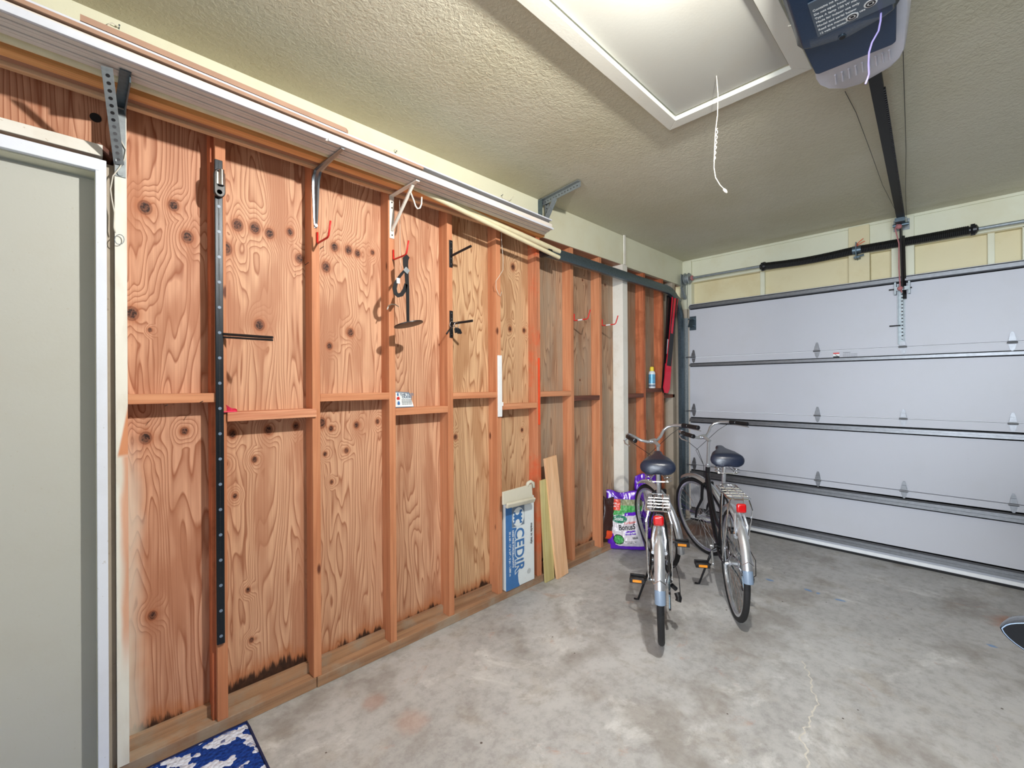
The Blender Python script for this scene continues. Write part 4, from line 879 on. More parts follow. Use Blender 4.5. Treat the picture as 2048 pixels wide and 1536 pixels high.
part(MB().prism([(.123 + .058 * math.cos(a * PI / 16), .492 + .067 * math.sin(a * PI / 16)) for a in range(32)], lambda u, v, q: rd(u, v, q), .0022, .003), 'logo_oval', 'box_w', bxo)
cas = [(.074, .452), (.090, .452), (.095, .470), (.112, .478), (.128, .474), (.136, .458), (.136, .444), (.160, .444), (.160, .456), (.150, .456), (.150, .468), (.160, .468), (.160, .482), (.150, .482), (.150, .496), (.160, .496), (.160, .510), (.150, .510), (.150, .524), (.160, .524), (.160, .538), (.136, .538), (.136, .526), (.128, .512), (.112, .506), (.095, .514), (.090, .532), (.074, .532), (.074, .522), (.082, .522), (.082, .510), (.074, .510), (.074, .498), (.082, .498), (.082, .486), (.074, .486), (.074, .474), (.082, .474), (.082, .462), (.074, .462)]
part(MB().prism(cas, lambda u, v, q: rd(u, v, q), .003, .0038), 'castle_mark', 'box_b', bxo)
part(MB().cyl((bx0 + .228, by - .003, bz0 + .078), (bx0 + .228, by + .001, bz0 + .078), .019, 20), 'round_mark', 'greywrap', bxo)
# paint tray draped over the carton top
ty = by - .03
tr_ = thing('paint_tray', 'dried grey plastic paint tray lying on top of the tile carton', 'tray', (2.25, ty, .66))
tq = [(PY(1006, 984, ty - .01)), PY(1064, 968, ty - .01), PY(1066, 1000, ty - .02), PY(1006, 1010, ty - .02)]
part(quad(tq[3], tq[2], tq[1], tq[0], .012, -.012), 'pan', 'tray', tr_, bevel=.003)
part(MB().beam(PY(1013, 1012, ty - .035), PY(1069, 999, ty - .035), .035, .022, (0, 1, .4)), 'lip', 'tray', tr_, bevel=.006)
part(MB().tube([PY(1054, 973, ty + .0), PY(1056, 966, ty + .0), PY(1061, 963, ty + .0), PY(1066, 966, ty), PY(1067, 975, ty)], .013, 8), 'handle', 'tray', tr_, smooth=True)
part(MB().box(2.12, 2.39, by, by + .075, .668, .676), 'underside', 'tray', tr_, bevel=.002)

# leaning boards
def lean_board(name, pb, pt, w, t, mt, label):
    d = (Vector(pt) - Vector(pb)).normalized(); m = MB(); m.beam(pb, pt, w, t, Vector((0, -1, 0))); o = m.build(name, mt, bevel=.0015, loc=tuple(pb)); return tag(o, label, 'board')
lean_board('pine_board', (2.675, 2.185, .002), tuple(PY(1100, 914, 2.222)), .135, .019, 'fresh', 'pale new pine board leaning on the studs, taller of two')
lean_board('treated_board', (2.548, 2.205, .002), (2.525, 2.228, PY(1084, 960, 2.228).z), .10, .018, 'treated', 'shorter greenish treated board leaning behind the pale pine board')

# ------------------------------------------------------------------ fertiliser bags
def bag(w, h, t, n=18, top=.10, seed=1):
    # returns (fn front) giving local coords: x across, y out, z up
    def f(u, v, s):
        a = (4 * u * (1 - u)) ** .45; b_ = (min(v / .16, 1) ** .6) * (min((1 - v) / (.30), 1) ** .8)
        bulge = t * a * b_ * (1.15 - .4 * v)
        wr = .006 * noise.noise(Vector((u * 5 + seed, v * 7, s * 3))) * min(1, a * 1.4) + .005 * noise.noise(Vector((u * 14 + seed, v * 16, s * 9)))
        ww = w * (1 - .10 * math.sin(PI * min(v / .8, 1)) * (1) + .03 * math.sin(9 * v + seed))
        x = (u - .5) * ww + .01 * math.sin(v * 8 + seed); z = h * v - .015 * (1 - v) * abs(2 * u - 1) ** 0 + (.012 * math.sin(u * 9 + seed) if v > .9 else 0)
        return Vector((x, s * (bulge + wr * 1.0 + .002), max(z, 0)))
    return f
def make_bag(loc, ang, w, h, t, label, detailed, seed=1, lean=-.12):
    o = thing('fertiliser_bag', label, 'bag', loc, None); T = Matrix.Translation(loc) @ Matrix.Rotation(ang, 4, 'Z') @ Matrix.Rotation(lean, 4, 'X')
    f = bag(w, h, t, seed=seed)
    def shell(u0, u1, v0, v1, s, off, mt, nm, nu=30, nv=40, poly=None):
        m = MB(); m.grid(nu, nv, lambda u, v: T @ (f(u0 + (u1 - u0) * u, v0 + (v1 - v0) * v, s) + Vector((0, s * off, 0)))); return part(m, nm, mt, o, smooth=True)
    # local -y faces the viewer
    m = MB(); m.grid(36, 48, lambda u, v: T @ f(u, v, -1)); m.grid(36, 48, lambda u, v: T @ f(u, v, 1)); bmesh.ops.remove_doubles(m.bm, verts=m.bm.verts, dist=.0045)
    part(m, 'sack', 'purple', o, smooth=True)
    def patch(mask, mt, nm, off, n=110):
        mm = MB(); g = {}
        for i in range(n):
            for j in range(n):
                uc, vc = (i + .5) / n, (j + .5) / n
                if not mask(uc, vc): continue
                vs_ = []
                for a, b_ in ((i, j), (i + 1, j), (i + 1, j + 1), (i, j + 1)):
                    if (a, b_) not in g: g[(a, b_)] = mm.bm.verts.new(T @ (f(a / n, b_ / n, -1) - Vector((0, off, 0))))
                    vs_.append(g[(a, b_)])
                mm.bm.faces.new(vs_)
        return part(mm, nm, mt, o, smooth=True)
    if detailed:
        patch(lambda u, v: .12 < u < .97 and .10 + (.12 if u < .3 else 0) * 0 + .25 * max(0, .30 - u) < v < .85 and not (v < .30 and u < .16 + (.3 - v) * .3), 'bagwhite', 'white_panel', .0022)
        patch(lambda u, v: .16 < u < .94 and .60 + .05 * u < v < .80, 'baggreen', 'grass_picture', .0034)
        patch(lambda u, v: .34 < u < .93 and .77 < v < .875, 'bagphoto', 'garden_picture', .0038)
        patch(lambda u, v: .08 < u < .36 and .69 < v < .875, 'bagred', 'red_flash', .0044)
        patch(lambda u, v: .50 < u < .965 and .575 + .05 * u < v < .625 + .06 * u, 'purple', 'purple_band', .0042)
        patch(lambda u, v: ((u - .37) / .21) ** 2 + ((v - .545) / .068) ** 2 < 1, 'bagdkgreen', 'green_oval', .0048, 140)
        patch(lambda u, v: ((u - .30) / .15) ** 2 + ((v - .21) / .085) ** 2 < 1, 'ink', 'leaf_ring', .0048, 140)
        patch(lambda u, v: ((u - .30) / .13) ** 2 + ((v - .21) / .072) ** 2 < 1, 'baggreen', 'leaf_picture', .0056, 140)
        patch(lambda u, v: .51 < u < .83 and .285 + .06 * (u - .5) < v < .345 + .06 * (u - .5), 'purple', 'purple_plate', .005)
        def bt(t, sz, mt, u, v, sx=1., bold=0, rot=0):
            tt_ = text(t, sz, mt, Matrix.Identity(4), o, name='lettering', sx=1, bold=bold, ext=0.); tt_.matrix_local = Matrix.Identity(4)
            for vt in tt_.data.vertices:
                x, y = vt.co.x * sx, vt.co.y + rot * vt.co.x * sx; vt.co = T @ (f(min(u + x / (w * .93), .99), v + y / h, -1) - Vector((0, .0070, 0))) - base_of(o)
        bt('Scotts', .040, 'inkw', .215, .525, .8, .0008); bt('Turf Builder', .026, 'bagred', .50, .462, .85, .0004, .15)
        bt('BonusS', .062, 'ink', .33, .362, .85, .0012, .10); bt('WEED & FEED', .0175, 'inkw', .53, .300, .85, .0008, .12)
        bt('KILLS', .022, 'ink', .70, .225, .85, .0008, .12); bt('southern lawn weeds as listed', .011, 'ink', .45, .175, .75, .0001); bt('covers 5,000 sq ft', .010, 'ink', .52, .150, .8, .0001)
        bt('15-20', .020, 'inkw', .14, .79, .8, .0006); bt('LB MORE', .014, 'inkw', .12, .745, .7, .0006)
    else:
        patch(lambda u, v: .2 < u < .85 and .45 < v < .82, 'bagwhite', 'white_panel', .0022, 50)
    return o
a_ = math.atan2(1.982 - 2.233, 3.574 - 3.393)
make_bag((3.508, 2.142, .004), a_ , .33, .505, .062, 'purple lawn fertiliser bag with printed front, standing left of the bicycles', True, 1, -.10)
make_bag((PY(1297, 1000, 2.13).x, 2.13, .004), a_ + .25, .24, .60, .06, 'second purple bag in the corner behind the bicycle wheels', False, 5, -.06)
o = thing('dark_bag', 'dark brown plastic bag wedged between the purple bag and the studs', 'bag', (3.42, 2.24, .10))
f2 = bag(.20, .36, .04, seed=9); T2 = Matrix.Translation((3.385, 2.270, .10)) @ Matrix.Rotation(a_ + .55, 4, 'Z') @ Matrix.Rotation(.25, 4, 'Y')
m = MB(); m.grid(18, 24, lambda u, v: T2 @ f2(u, v, -1)); m.grid(18, 24, lambda u, v: T2 @ f2(u, v, 1)); bmesh.ops.remove_doubles(m.bm, verts=m.bm.verts, dist=.0045)
part(m, 'sack', 'darkbag', o, smooth=True)
m = MB(); m.grid(6, 6, lambda u, v: T2 @ (f2(.4 + .5 * u, .05 + .2 * v, -1) - Vector((0, .003, 0)))); part(m, 'orange_print', 'paintorange', o, smooth=True)

# spray can
cx = PY(1304, 776, 2.275).x
cn = thing('spray_can', 'blue and white aerosol can with yellow cap on a block', 'can', (cx, 2.275, 1.4345))
part(MB().lathe([(.030, 0), (.034, .004), (.034, .155), (.030, .170), (.022, .178)], (cx, 2.275, 1.4345), 'Z', 28), 'can_body', 'canwhite', cn, smooth='a')
part(MB().lathe([(.0346, .05), (.0346, .145)], (cx, 2.275, 1.4345), 'Z', 28), 'label_wrap', 'canblue', cn, smooth='a')
part(MB().lathe([(.0348, .018), (.0348, .040)], (cx, 2.275, 1.4345), 'Z', 28), 'label_band', 'greycap', cn, smooth='a')
part(MB().lathe([(.021, .178), (.021, .205), (.017, .222), (.005, .225)], (cx, 2.275, 1.4345), 'Z', 24), 'cap', 'yellow', cn, smooth='a')
# skis in the corner
for k, (tb, tt, mt, lb) in enumerate(((PY(1329, 786, 2.205), PY(1340, 592, 2.19), 'skiblack', 'black ski in the corner, left of the red one'), (PY(1332, 786, 2.175), PY(1350, 596, 2.15), 'skired', 'red and black ski leaning in the corner behind the track'))):
    sk = thing('ski', lb, 'ski', tuple(tb))
    m = MB(); rings = []
    n_ = Vector((-.35, -1, 0)).normalized()
    for i in range(21):
        t = i / 20; p = tb + (tt - tb) * t; w_ = .030 + .014 * abs(2 * t - 1.1) ** 1.5; w_ *= (.45 if t == 0 else 1)
        sd_ = (tt - tb).normalized().cross(n_).normalized(); rings.append([m.bm.verts.new(p + sd_ * (a * w_) + n_ * (b_ * .005)) for a, b_ in ((-1, -1), (1, -1), (1, 1), (-1, 1))])
    for A, B in zip(rings, rings[1:]):
        for j in range(4): m.bm.faces.new((A[j], A[(j + 1) % 4], B[(j + 1) % 4], B[j]))
    m.bm.faces.new(rings[0]); m.bm.faces.new(rings[-1][::-1]); part(m, 'ski_body', mt, sk)
    ax_ = (tt - tb).normalized(); sd_ = ax_.cross(n_).normalized()
    if k == 1:
        part(MB().beam(tb + (tt - tb) * .28 + n_ * .0062, tb + (tt - tb) * .62 + n_ * .0062, .06, .0015, n_), 'black_band', 'skiblack', sk)
        part(MB().beam(tb + (tt - tb) * .62 + n_ * .0062 + sd_ * .022, tt + n_ * .0062 + sd_ * .022, .02, .0015, n_).beam(tb + (tt - tb) * .62 + n_ * .0062 - sd_ * .024, tt + n_ * .0062 - sd_ * .024, .012, .0015, n_), 'black_stripe', 'skiblack', sk)
    else:
        part(MB().beam(tb + (tt - tb) * .05 + n_ * .0062, tb + (tt - tb) * .30 + n_ * .0062, .04, .0015, n_), 'red_stripe', 'skired', sk)
        part(MB().beam(tb + (tt - tb) * .40 + n_ * .0062, tb + (tt - tb) * .55 + n_ * .0062, .015, .0015, n_), 'white_stripe', 'greywrap', sk)

# rug
rg = MB(); nx_, ny_ = 150, 120
def rugf(u, v):
    x = -.62 + u * 1.135 + .016 * v; y = 1.36 + v * .862
    e = min(u, 1 - u, v, 1 - v); h = .011 * min(1, e / .012) + .0022 * noise.noise(Vector((x * 70, y * 70, 0)))
    return (x, y, max(h, .0005) + .001)
rg.grid(nx_, ny_, rugf)
rgo = rg.build('tufted_rug', 'rug', smooth=True, loc=(0, 1.8, 0)); tag(rgo, 'tufted navy rug with white coral pattern at the door', 'rug')
tag(MB().tube([rugf(1, i / 20) for i in range(21)], .006, 6).build('x', 'box_b'), 'x', 'x') if 0 else None
rim = MB().tube([Vector(rugf(1, i / 20)) + Vector((.002, 0, .003)) for i in range(21)] + [Vector(rugf(1 - i / 20, 1)) + Vector((0, .002, .003)) for i in range(1, 21)], .005, 6)
part(rim, 'bound_edge', plain('navy_binding', (18, 26, 70), .9), rgo, smooth=True)

# ------------------------------------------------------------------ car at the right (only its mirror reaches the picture)
cr = thing('car', 'black car beside the viewer whose glossy door mirror shows at the right edge', 'car', (1.5, -1.25, 0))
prof = [(-.55, .35), (-.6, .6), (-.5, .88), (.1, .96), (.75, 1.40), (1.5, 1.45), (2.1, 1.36), (2.75, .98), (3.55, .86), (3.85, .70), (3.9, .38), (3.4, .25), (0, .25)]
m = MB(); rings = []
for y, s_, zt_ in ((-.36, .0, .0), (-.32, 1, 0), (-.40, 1, .0)): pass
cb2 = MB()
sect = ((-.40, 1.0, .86), (-.34, 1.0, .93), (-.34, 1.0, .93))
def carsec(y, up):
    return [(x, y + (0 if z < .97 else (-.22 if y > -1.2 else .22) * min(1, (z - .96) / .4)), z) for x, z in prof]
A = [cb2.bm.verts.new(q) for q in carsec(-.36, 0)]; B = [cb2.bm.verts.new(q) for q in carsec(-2.12, 0)]
cb2.bm.faces.new(A); cb2.bm.faces.new(B[::-1])
for k in range(len(A)): cb2.bm.faces.new((A[k], A[(k + 1) % len(A)], B[(k + 1) % len(A)], B[k]))
part(cb2, 'body', 'carpaint', cr, bevel=.05, segs=3)
def cyl_w(x, y): 
    m = MB(); m.lathe([(.20, -.1), (.31, -.1), (.33, -.07), (.33, .07), (.31, .1), (.20, .1)], (x, y, .332), 'Y', 32); return m
for x in (.25, 3.0):
    for y in (-.47, -2.01):
        wv_ = part(cyl_w(x, y), 'wheel', 'rubber', cr, smooth='a'); part(MB().lathe([(.02, -.105), (.2, -.08), (.2, .08), (.02, .105)], (x, y, .332), 'Y', 24), 'hub_cap', 'alu', wv_, smooth='a')
part(MB().prism([(.25, 1.0), (.85, 1.34), (1.95, 1.32), (2.55, 1.0)], lambda u, v, q: (u, -.36 - .22 * min(1, (v - .96) / .4) + q, v), .004, .010), 'side_window', 'glass', cr)
XM = 1.25
ol = [(x, y + 3 + (3 if y < 1250 else 0)) for x, y in [(2000, 1253), (2003, 1247.5), (2009, 1243.5), (2018, 1240.8), (2030, 1239.4), (2048, 1239), (2085, 1239), (2125, 1241), (2160, 1248), (2180, 1264), (2186, 1290), (2175, 1320), (2150, 1338), (2112, 1336), (2078, 1318), (2047, 1297), (2028, 1284), (2014, 1272), (2005, 1262)]]
op3 = [PX(x, y, XM) for x, y in ol]; cen = sum(op3, Vector()) / len(op3)
def inset(p, k): return cen + (p - cen) * k
m = MB(); rings = []
for dx, k in ((.003, .985), (0, 1.), (.010, 1.0), (.03, .93), (.05, .80), (.065, .55), (.07, .2)): rings.append([m.bm.verts.new(inset(p, k) + Vector((dx, 0, 0))) for p in op3])
for A, B in zip(rings, rings[1:]):
    for j_ in range(len(ol)): m.bm.faces.new((A[j_], A[(j_ + 1) % len(ol)], B[(j_ + 1) % len(ol)], B[j_]))
m.bm.faces.new(rings[0]); m.bm.faces.new(rings[-1][::-1])
mo = part(m, 'door_mirror', 'carpaint', cr, smooth='a')
part(MB().tube([inset(p, .945) + Vector((.001, 0, 0)) for p in op3], .0013, 8, closed=True), 'mirror_trim', 'greycap', mo, smooth=True)
m = MB(); m.bm.faces.new([m.bm.verts.new(inset(p, .93) + Vector((-.0005, 0, 0))) for p in op3]); part(m, 'mirror_glass', 'carpaint', mo)
part(MB().tube([(1.29, -.24, .95), (1.31, -.30, .93), (1.33, -.37, .92)], [.03, .028, .035], 12), 'mirror_arm', 'carpaint', mo, smooth=True)
# ------------------------------------------------------------------ bicycles
def make_bike():
    root = bpy.data.objects.new('bicycle', None); COL.objects.link(root); root.empty_display_size = .1
    R_ = .335; WB = 1.07
    def bp(mb, name, mt, par=None, **k):
        k.setdefault('smooth', 'a'); return mb.build(name, mt, par or root, local=True, **k)
    def arc(c, r, a0, a1, n, y=0): return [(c[0] + r * math.cos(math.radians(a0 + (a1 - a0) * i / n)), y, c[1] + r * math.sin(math.radians(a0 + (a1 - a0) * i / n))) for i in range(n + 1)]
    head_lo, head_hi = Vector((.905, 0, .66)), Vector((.862, 0, .80)); sa = (head_hi - head_lo).normalized()
    ST = Matrix.Translation(head_lo) @ Matrix.Rotation(math.radians(30), 4, sa) @ Matrix.Translation(-head_lo)
    def steer(mb): 
        for v in mb.bm.verts: v.co = ST @ v.co
        return mb
    def wheel(cx, front):
        f = steer if front else (lambda m: m)
        m = MB(); m.tube([(cx + (R_ - .018) * math.cos(a * PI / 36), 0, R_ + (R_ - .018) * math.sin(a * PI / 36)) for a in range(72)], .0185, 10, closed=True)
        w_ = bp(f(m), 'front_wheel' if front else 'rear_wheel', 'rubber', smooth=True, label='black tire with thin silver rim')
        m = MB(); prof = ((-.0115, 0), (-.0115, -.014), (-.006, -.021), (.006, -.021), (.0115, -.014), (.0115, 0)); rings = []
        for a in range(72):
            t = a * PI / 36; rings.append([m.bm.verts.new((cx + (R_ - .030 + v) * math.cos(t), u, R_ + (R_ - .030 + v) * math.sin(t))) for u, v in prof])
        for i in range(72):
            for j in range(6): m.bm.faces.new((rings[i][j], rings[i][(j + 1) % 6], rings[(i + 1) % 72][(j + 1) % 6], rings[(i + 1) % 72][j]))
        bp(f(m), 'rim', 'alu', w_)
        m = MB()
        for k in range(32):
            a = 2 * PI * k / 32; s_ = 1 if k % 2 else -1; b_ = a + (.42 if k % 4 < 2 else -.42)
            m.tube([(cx + .018 * math.cos(b_), s_ * .026, R_ + .018 * math.sin(b_)), (cx + (R_ - .05) * math.cos(a), 0, R_ + (R_ - .05) * math.sin(a))], .0011, 4, cap=False)
        sp = bp(f(m), 'spokes', 'chrome', w_); sp['kind'] = 'stuff'
        m = MB(); m.lathe([(.006, -.055), (.010, -.034), (.022, -.030), (.022, -.026), (.012, -.02), (.012, .02), (.022, .026), (.022, .030), (.010, .034), (.006, .055)], (cx, 0, R_), 'Y', 14)
        bp(f(m), 'hub', 'alu', w_)
        m = MB(); m.cyl((cx + .02, 0.012, R_ + R_ * .5), (cx + .055, .012, R_ + R_ * .5), .004, 6) 
        return w_
    wheel(0, False); wheel(WB, True)
    def fender(cx, a0, a1, front, name, off=.026):
        f = steer if front else (lambda m: m); m = MB(); rings = []; n = 40
        prof = [(-.027, -.012), (-.022, .002), (-.010, .010), (0, .012), (.010, .010), (.022, .002), (.027, -.012), (.020, -.001), (0, .008), (-.020, -.001)]
        for i in range(n + 1):
            a = math.radians(a0 + (a1 - a0) * i / n); rings.append([m.bm.verts.new((cx + (R_ + off + v) * math.cos(a), u, R_ + (R_ + off + v) * math.sin(a))) for u, v in prof])
        for A, B in zip(rings, rings[1:]):
            for j in range(10): m.bm.faces.new((A[j], A[(j + 1) % 10], B[(j + 1) % 10], B[j]))
        m.bm.faces.new(rings[0]); m.bm.faces.new(rings[-1][::-1]); return f(m)
    rf = bp(fender(0, 38, 168, False, ''), 'rear_fender', 'alu'); bp(fender(0, 165, 176, False, '', .0262), 'fender_tip', 'greycap', rf)
    m = MB()
    for s_ in (1, -1): m.tube([(0, s_ * .055, R_), (-.22, s_ * .045, R_ + .26 * 0 + .14), (-.342, s_ * .030, R_ + .12)], .0025, 6)
    m.tube([(-.342, .030, R_ + .12), (-.352, .0, R_ + .145), (-.342, -.030, R_ + .12)], .0025, 6)
    bp(m, 'fender_stay', 'chrome', rf)
    ff = bp(fender(WB, 62, 200, True, ''), 'front_fender', 'alu'); m = MB()
    for s_ in (1, -1): m.tube([(WB, s_ * .052, R_), (WB - .345, s_ * .028, R_ - .02)], .0025, 6)
    bp(steer(m), 'fender_stay', 'chrome', ff)
    # frame
    BBp = Vector((.445, 0, .285)); stp = Vector((.275, 0, .74))
    m = MB(); m.tube([BBp, stp], .0155, 12); m.tube([head_lo - sa * .01, head_hi], .0185, 14)
    c = [head_lo + sa * .02, Vector((.80, 0, .52)), Vector((.70, 0, .40)), Vector((.58, 0, .315)), BBp]; m.tube(c, .0165, 12)
    m.tube([head_lo + sa * .09, Vector((.77, 0, .60)), Vector((.66, 0, .50)), Vector((.52, 0, .44)), BBp + (stp - BBp) * .32], .0145, 12)
    m.cyl(BBp - Vector((0, .036, 0)), BBp + Vector((0, .036, 0)), .022, 14)
    for s_ in (1, -1):
        m.tube([BBp + Vector((-.02, s_ * .022, 0)), (.20, s_ * .045, .30), (0, s_ * .058, R_)], .0085, 8)
        m.tube([stp + Vector((.01, s_ * .014, -.05)), (.18, s_ * .040, .60), (0, s_ * .058, R_)], .007, 8)
    bp(m, 'frame', 'blackmetal')
    m = MB()
    fc = head_lo - sa * .015
    m.tube([fc + Vector((0, -.05, -.005)), fc + Vector((0, 0, .008)), fc + Vector((0, .05, -.005))], .014, 10)
    for s_ in (1, -1): m.tube([fc + Vector((0, s_ * .048, 0)), fc + Vector((.04, s_ * .050, -.13)), (WB - .035, s_ * .054, R_ + .08), (WB, s_ * .056, R_)], [.013, .012, .010, .008], 10)
    bp(steer(m), 'fork', 'blackmetal')
    # stem, bars
    m = MB(); top = head_hi + sa * .235
    m.tube([head_hi, top], .012, 12); m.tube([head_hi - sa * .0, head_hi + sa * .02], .021, 14)
    st_ = bp(steer(m), 'stem', 'alu'); m = MB(); cl = top + Vector((.075, 0, .02)); m.tube([top - Vector((0.01, 0, .01)), top + Vector((.03, 0, .012)), cl], [.014, .013, .016], 12).cyl(cl - Vector((0, .024, 0)), cl + Vector((0, .024, 0)), .018, 14)
    bp(steer(m), 'stem_clamp', 'alu', st_)
    m = MB(); pts = [cl]
    half = [(0, .04, 0), (.02, .085, .02), (.04, .125, .055), (.035, .162, .078), (0.0, .198, .085), (-.06, .222, .083), (-.13, .238, .078), (-.24, .250, .068)]
    left = [cl + Vector(p) for p in half]; right = [cl + Vector((p[0], -p[1], p[2])) for p in half]
    m.tube(right[::-1] + [cl] + left, .0112, 10); hb = bp(steer(m), 'handlebar', 'alu')
    for sd_, ln_ in ((left, 1), (right, -1)):
        a, b_ = sd_[-2], sd_[-1]; g = MB(); g.tube([a + (b_ - a) * .02, a + (b_ - a) * .05, b_, b_ + (b_ - a) * .03], [.0135, .0165, .0165, .012], 12)
        bp(steer(g), 'grip', 'black'); g = MB(); q0 = sd_[-3] + (a - sd_[-3]) * .3; g.tube([q0, q0 + (a - q0) * .9], [.0185, .0165], 12)
        bp(steer(g), 'gear_shifter', 'black')
        g = MB(); o = Vector((0.0, ln_ * .012, -.012)); g.tube([q0 + Vector((.01, 0, -.01)), q0 + Vector((.012, ln_ * .030, -.022)), a + o + Vector((0, ln_ * .03, -.02)), a + (b_ - a) * .7 + Vector((0, ln_ * .038, -.035))], [.008, .006, .005, .004], 8)
        bp(steer(g), 'brake_lever', 'alu')
        g = MB(); g.tube([q0 + Vector((.01, 0, -.005)), q0 + Vector((.09, -ln_ * .06, -.06)), cl + Vector((.10, -ln_ * .01, -.12)), head_hi + Vector((.05, 0, 0)), head_lo + Vector((.04, 0, 0))], .0022, 6)
        bp(steer(g), 'cable', 'black', smooth=True)
    # saddle
    so = Vector((.205, 0, 1.0)); m = MB(); rings = []
    for i in range(17):
        t = i / 16; x = -.125 + .30 * t; w_ = (.100 * (1 - t) ** .9 + .021) * min(1, math.sqrt(min(1, t / .10 + .12))); w_ = w_ if t < .38 else .030 + .100 * (1 - t) ** (.9 + 3.6 * (t - .38)); zt = .012 * math.cos(t * 2.2) + .045 * t - (.018 * (1 - t / .12) if t < .12 else 0)
        if t > .97: w_ *= .75
        dp = .050 * (1 - t) + .024
        rings.append([m.bm.verts.new(so + Vector((x, w_ * a, zt + b_ * dp))) for a, b_ in ((0, 0.02), (.45, 0), (.8, -.12), (1, -.45), (.97, -.95), (.75, -1.02), (0, -.85), (-.75, -1.02), (-.97, -.95), (-1, -.45), (-.8, -.12), (-.45, 0))])
    for A, B in zip(rings, rings[1:]):
        for j in range(12): m.bm.faces.new((A[j], A[(j + 1) % 12], B[(j + 1) % 12], B[j]))
    m.bm.faces.new(rings[0]); m.bm.faces.new(rings[-1][::-1])
    sdl = bp(m, 'saddle', 'saddle', smooth=True); ss = sdl.modifiers.new('sub', 'SUBSURF'); ss.levels = 1; ss.render_levels = 1
    for s_ in (1, -1):
        g = MB(); g.tube([so + Vector((-.075 + .028 * math.cos(a * .7) * 1., s_ * .055 + .020 * math.sin(a * .7), -.055 - a * .0022)) for a in range(26)], .0032, 6); bp(g, 'saddle_spring', 'chrome', sdl, smooth=True)
    g = MB()
    for s_ in (1, -1): g.tube([so + Vector((-.08, s_ * .055, -.115)), so + Vector((-.02, s_ * .022, -.085)), so + Vector((.06, s_ * .02, -.075)), so + Vector((.12, 0, -.03))], .0035, 6)
    g.tube([so + Vector((-.08, .06, -.117)), so + Vector((-.09, 0, -.115)), so + Vector((-.08, -.06, -.117))], .004, 6); bp(g, 'saddle_rail', 'chrome', sdl)
    m = MB(); m.tube([stp - (stp - BBp).normalized() * .06, Vector((.205, 0, .955))], .0128, 12).cyl((.20, -.03, .94), (.20, .03, .94), .012, 10); bp(m, 'seat_post', 'alu')
    m = MB(); m.tube([stp - (stp - BBp).normalized() * .02, stp + (stp - BBp).normalized() * .012], .021, 12).cyl(stp + Vector((-.02, -.02, 0)), stp + Vector((-.02, .03, 0)), .006, 8); bp(m, 'seat_clamp', 'blackmetal')
    # rack
    zr = .792; m = MB()
    m.tube([(.17, .06, zr), (.19, .03, zr), (.19, -.03, zr), (.17, -.06, zr), (-.17, -.062, zr), (-.20, -.045, zr), (-.20, .045, zr), (-.17, .062, zr)], .005, 8, closed=True)
    for x in (-.12, -.05, .02, .09): m.tube([(x, -.06, zr), (x, .06, zr)], .0042, 6)
    for y in (-.025, .025): m.tube([(.19, y, zr), (-.20, y, zr)], .0042, 6)
    m.tube([(.12, .045, zr + .004), (.10, .04, zr + .025), (.10, -.04, zr + .025), (.12, -.045, zr + .004)], .0035, 6)
    for s_ in (1, -1):
        m.tube([(-.02, s_ * .062, zr), (-.0, s_ * .068, .58), (0, s_ * .064, R_ + .01)], .0042, 6); m.tube([(-.19, s_ * .05, zr), (-.20, s_ * .066, zr - .06), (-.0, s_ * .066, R_ + .03)], .0042, 6)
        m.tube([(.17, s_ * .06, zr), (.245, s_ * .02, .72)], .004, 6)
    bp(m, 'luggage_rack', 'chrome')
    m = MB(); m.lathe([(.006, -.012), (.026, -.012), (.030, -.004), (.030, .006), (.024, .014), (.004, .016)], (0, 0, 0), 'X', 8); tl = m.bm
    m = MB(); m.box(-.238, -.214, -.027, .027, zr - .072, zr - .018)
    bp(m, 'tail_reflector', 'red_r', bevel=.011, segs=3)
    m = MB()
    for s_ in (1, -1): m.tube([(-.235 + .06, s_ * .022, .70), (-.21, s_ * .034, .64), (-.21, s_ * .03, .575)], [.008, .007, .006], 8); m.cyl((-.225, s_ * .032, .575), (-.195, s_ * .032, .575), .010, 8)
    bp(m, 'rear_brake', 'alu')
    # drivetrain (right = -y)
    m = MB(); m.lathe([(.02, 0), (.082, 0), (.085, .0015), (.082, .003), (.02, .003)], BBp + Vector((0, -.050, 0)), 'Y', 36); bp(m, 'chainring', 'blackmetal')
    m = MB(); up = [Vector((.445 + .085 * math.cos(a), -.049, .285 + .085 * math.sin(a))) for a in [math.radians(95 - 190 * i / 14) for i in range(15)]]
    lo_ = [Vector((.445 + .0, -.049, .20)), Vector((.05, -.049, .215)), Vector((.025, -.049, .185)), Vector((.005, -.049, .165)), Vector((-.015, -.049, .185)), Vector((.0, -.049, .235)), Vector((.012, -.049, .275)), Vector((-.02, -.049, .305)), Vector((-.035, -.049, .335)), Vector((-.01, -.049, .372))]
    m.tube(up + lo_ + [Vector((.43, -.049, .370))], .0048, 5, closed=True, flat=.6); bp(m, 'chain', 'galv_d')
    m = MB(); 
    for k, r_ in enumerate((.046, .040, .034, .028)): m.lathe([(.01, 0), (r_, 0), (r_, .002), (.01, .002)], (0, -.036 - k * .005, R_), 'Y', 20)
    bp(m, 'sprocket', 'galv')
    m = MB(); m.cyl((.012, -.056, .275), (.012, -.044, .275), .020, 12).cyl((.008, -.056, .185), (.008, -.044, .185), .020, 12).beam((.012, -.052, .28), (.008, -.052, .18), .006, .02, (1, 0, 0)).cyl((.0, -.062, R_ - .02), (.012, -.085, .29), .013, 10).tube([(.012, -.09, .27), (.0, -.10, .245), (-.01, -.095, .23)], .017, 10)
    bp(m, 'rear_derailleur', 'black')
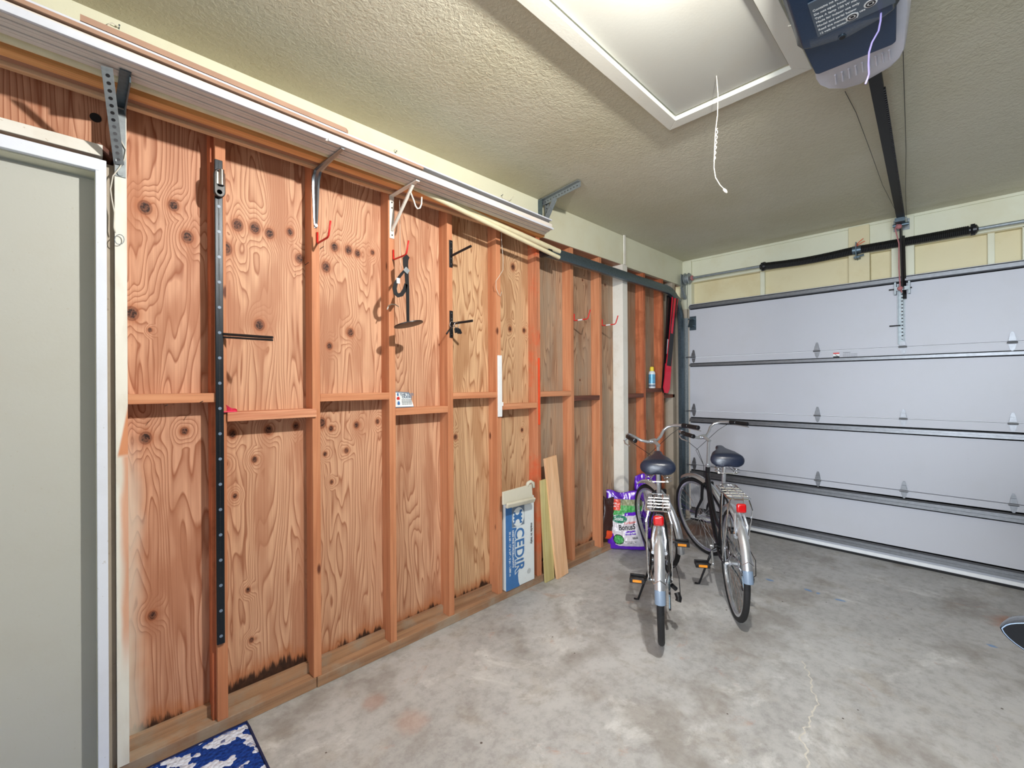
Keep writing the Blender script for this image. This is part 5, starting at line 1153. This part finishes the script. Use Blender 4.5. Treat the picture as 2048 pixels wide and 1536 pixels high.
    m = MB(); m.tube([(-.01, -.10, .255), (-.08, -.105, .30), (-.10, -.10, .40), (-.03, -.085, .44), (.06, -.07, .40)], .0025, 6); bp(m, 'cable', 'black', smooth=True)
    ca = math.radians(208)      # left crank points back and down
    for s_, a in ((1, ca), (-1, ca + PI)):
        e = BBp + Vector((.168 * math.cos(a), s_ * .085, .168 * math.sin(a)))
        m = MB(); m.beam(BBp + Vector((0, s_ * .058, 0)), e - Vector((0, s_ * .012, 0)), .014, .022, (0, 0, 1)); m.cyl(BBp + Vector((0, s_ * .04, 0)), BBp + Vector((0, s_ * .068, 0)), .014, 10)
        cr_ = bp(m, 'crank', 'alu', bevel=.003)
        m = MB(); pc_ = e + Vector((0, s_ * .060, 0)); m.cyl(e, e + Vector((0, s_ * .03, 0)), .007, 8)
        m.box(pc_.x - .042, pc_.x - .026, pc_.y - .048, pc_.y + .048, pc_.z - .015, pc_.z + .015).box(pc_.x + .026, pc_.x + .042, pc_.y - .048, pc_.y + .048, pc_.z - .015, pc_.z + .015).box(pc_.x - .03, pc_.x + .03, pc_.y - .048, pc_.y - .040, pc_.z - .012, pc_.z + .012).box(pc_.x - .03, pc_.x + .03, pc_.y + .040, pc_.y + .048, pc_.z - .012, pc_.z + .012).cyl(pc_ - Vector((0, .045, 0)), pc_ + Vector((0, .045, 0)), .011, 10)
        pd = bp(m, 'pedal', 'black', bevel=.004)
        for sx_ in (-1, 1):
            m = MB(); m.box(pc_.x + sx_ * .0435 - .0015, pc_.x + sx_ * .0435 + .0015, pc_.y - .028, pc_.y + .028, pc_.z - .008, pc_.z + .008); bp(m, 'pedal_reflector', 'orange_r', pd)
    m = MB(); m.tube([(.40, .03, .285), (.40, .06, .27), (.425, .150, .012), (.440, .176, .006)], [.010, .009, .007, .007], 8); bp(m, 'kickstand', 'blackmetal')
    return root
LEAN = -math.radians(0.9)
def place(b, x, y, deg, label):
    b.rotation_euler = (LEAN, 0, math.radians(deg)); b.location = (x, y, .0); tag(b, label, 'bicycle', 'city bicycles parked by the garage door'); return b
bike = make_bike()
bike2 = copy_tree(bike)
place(bike, 2.43, 1.245, 27.2, 'left of the two black and silver bicycles, nearer the stud wall')
place(bike2, 2.985, 1.03, 31.2, 'right of the two black and silver bicycles, nearer the garage door')
# ------------------------------------------------------------------ light
def area(name, loc, tgt, sx, sy, power, col=(1, 1, 1)):
    l = bpy.data.lights.new(name, 'AREA'); l.shape = 'RECTANGLE'; l.size = sx; l.size_y = sy; l.energy = power; l.color = col
    o = bpy.data.objects.new(name, l); COL.objects.link(o); o.location = loc
    o.rotation_euler = (Vector(tgt) - Vector(loc)).to_track_quat('-Z', 'Y').to_euler(); return o
area('added_fill_light', (XB + .02, -.5, 1.45), (4.79, -.2, 1.0), 2.2, 2.0, 48, (.84, .92, 1)).data.spread = math.radians(70)  # added fill from behind the camera, lifts the far door
lp = bpy.data.lights.new('opener_lamp', 'POINT'); lp.energy = 162; lp.shadow_soft_size = .03; lp.color = (1, .965, .905)
lo = bpy.data.objects.new('opener_lamp', lp); COL.objects.link(lo); lo.location = (1.12, .275, 2.725)
w = bpy.data.worlds.new('world'); SC.world = w; w.use_nodes = True
w.node_tree.nodes['Background'].inputs[0].default_value = (.85, .92, 1, 1); w.node_tree.nodes['Background'].inputs[1].default_value = .9
vs = SC.view_settings; vs.view_transform = 'Standard'; vs.look = 'None'; vs.gamma = 1; vs.exposure = 0.56; vs.use_curve_mapping = False
SC.cycles.max_bounces = 8; SC.cycles.diffuse_bounces = 5; SC.cycles.use_denoising = True
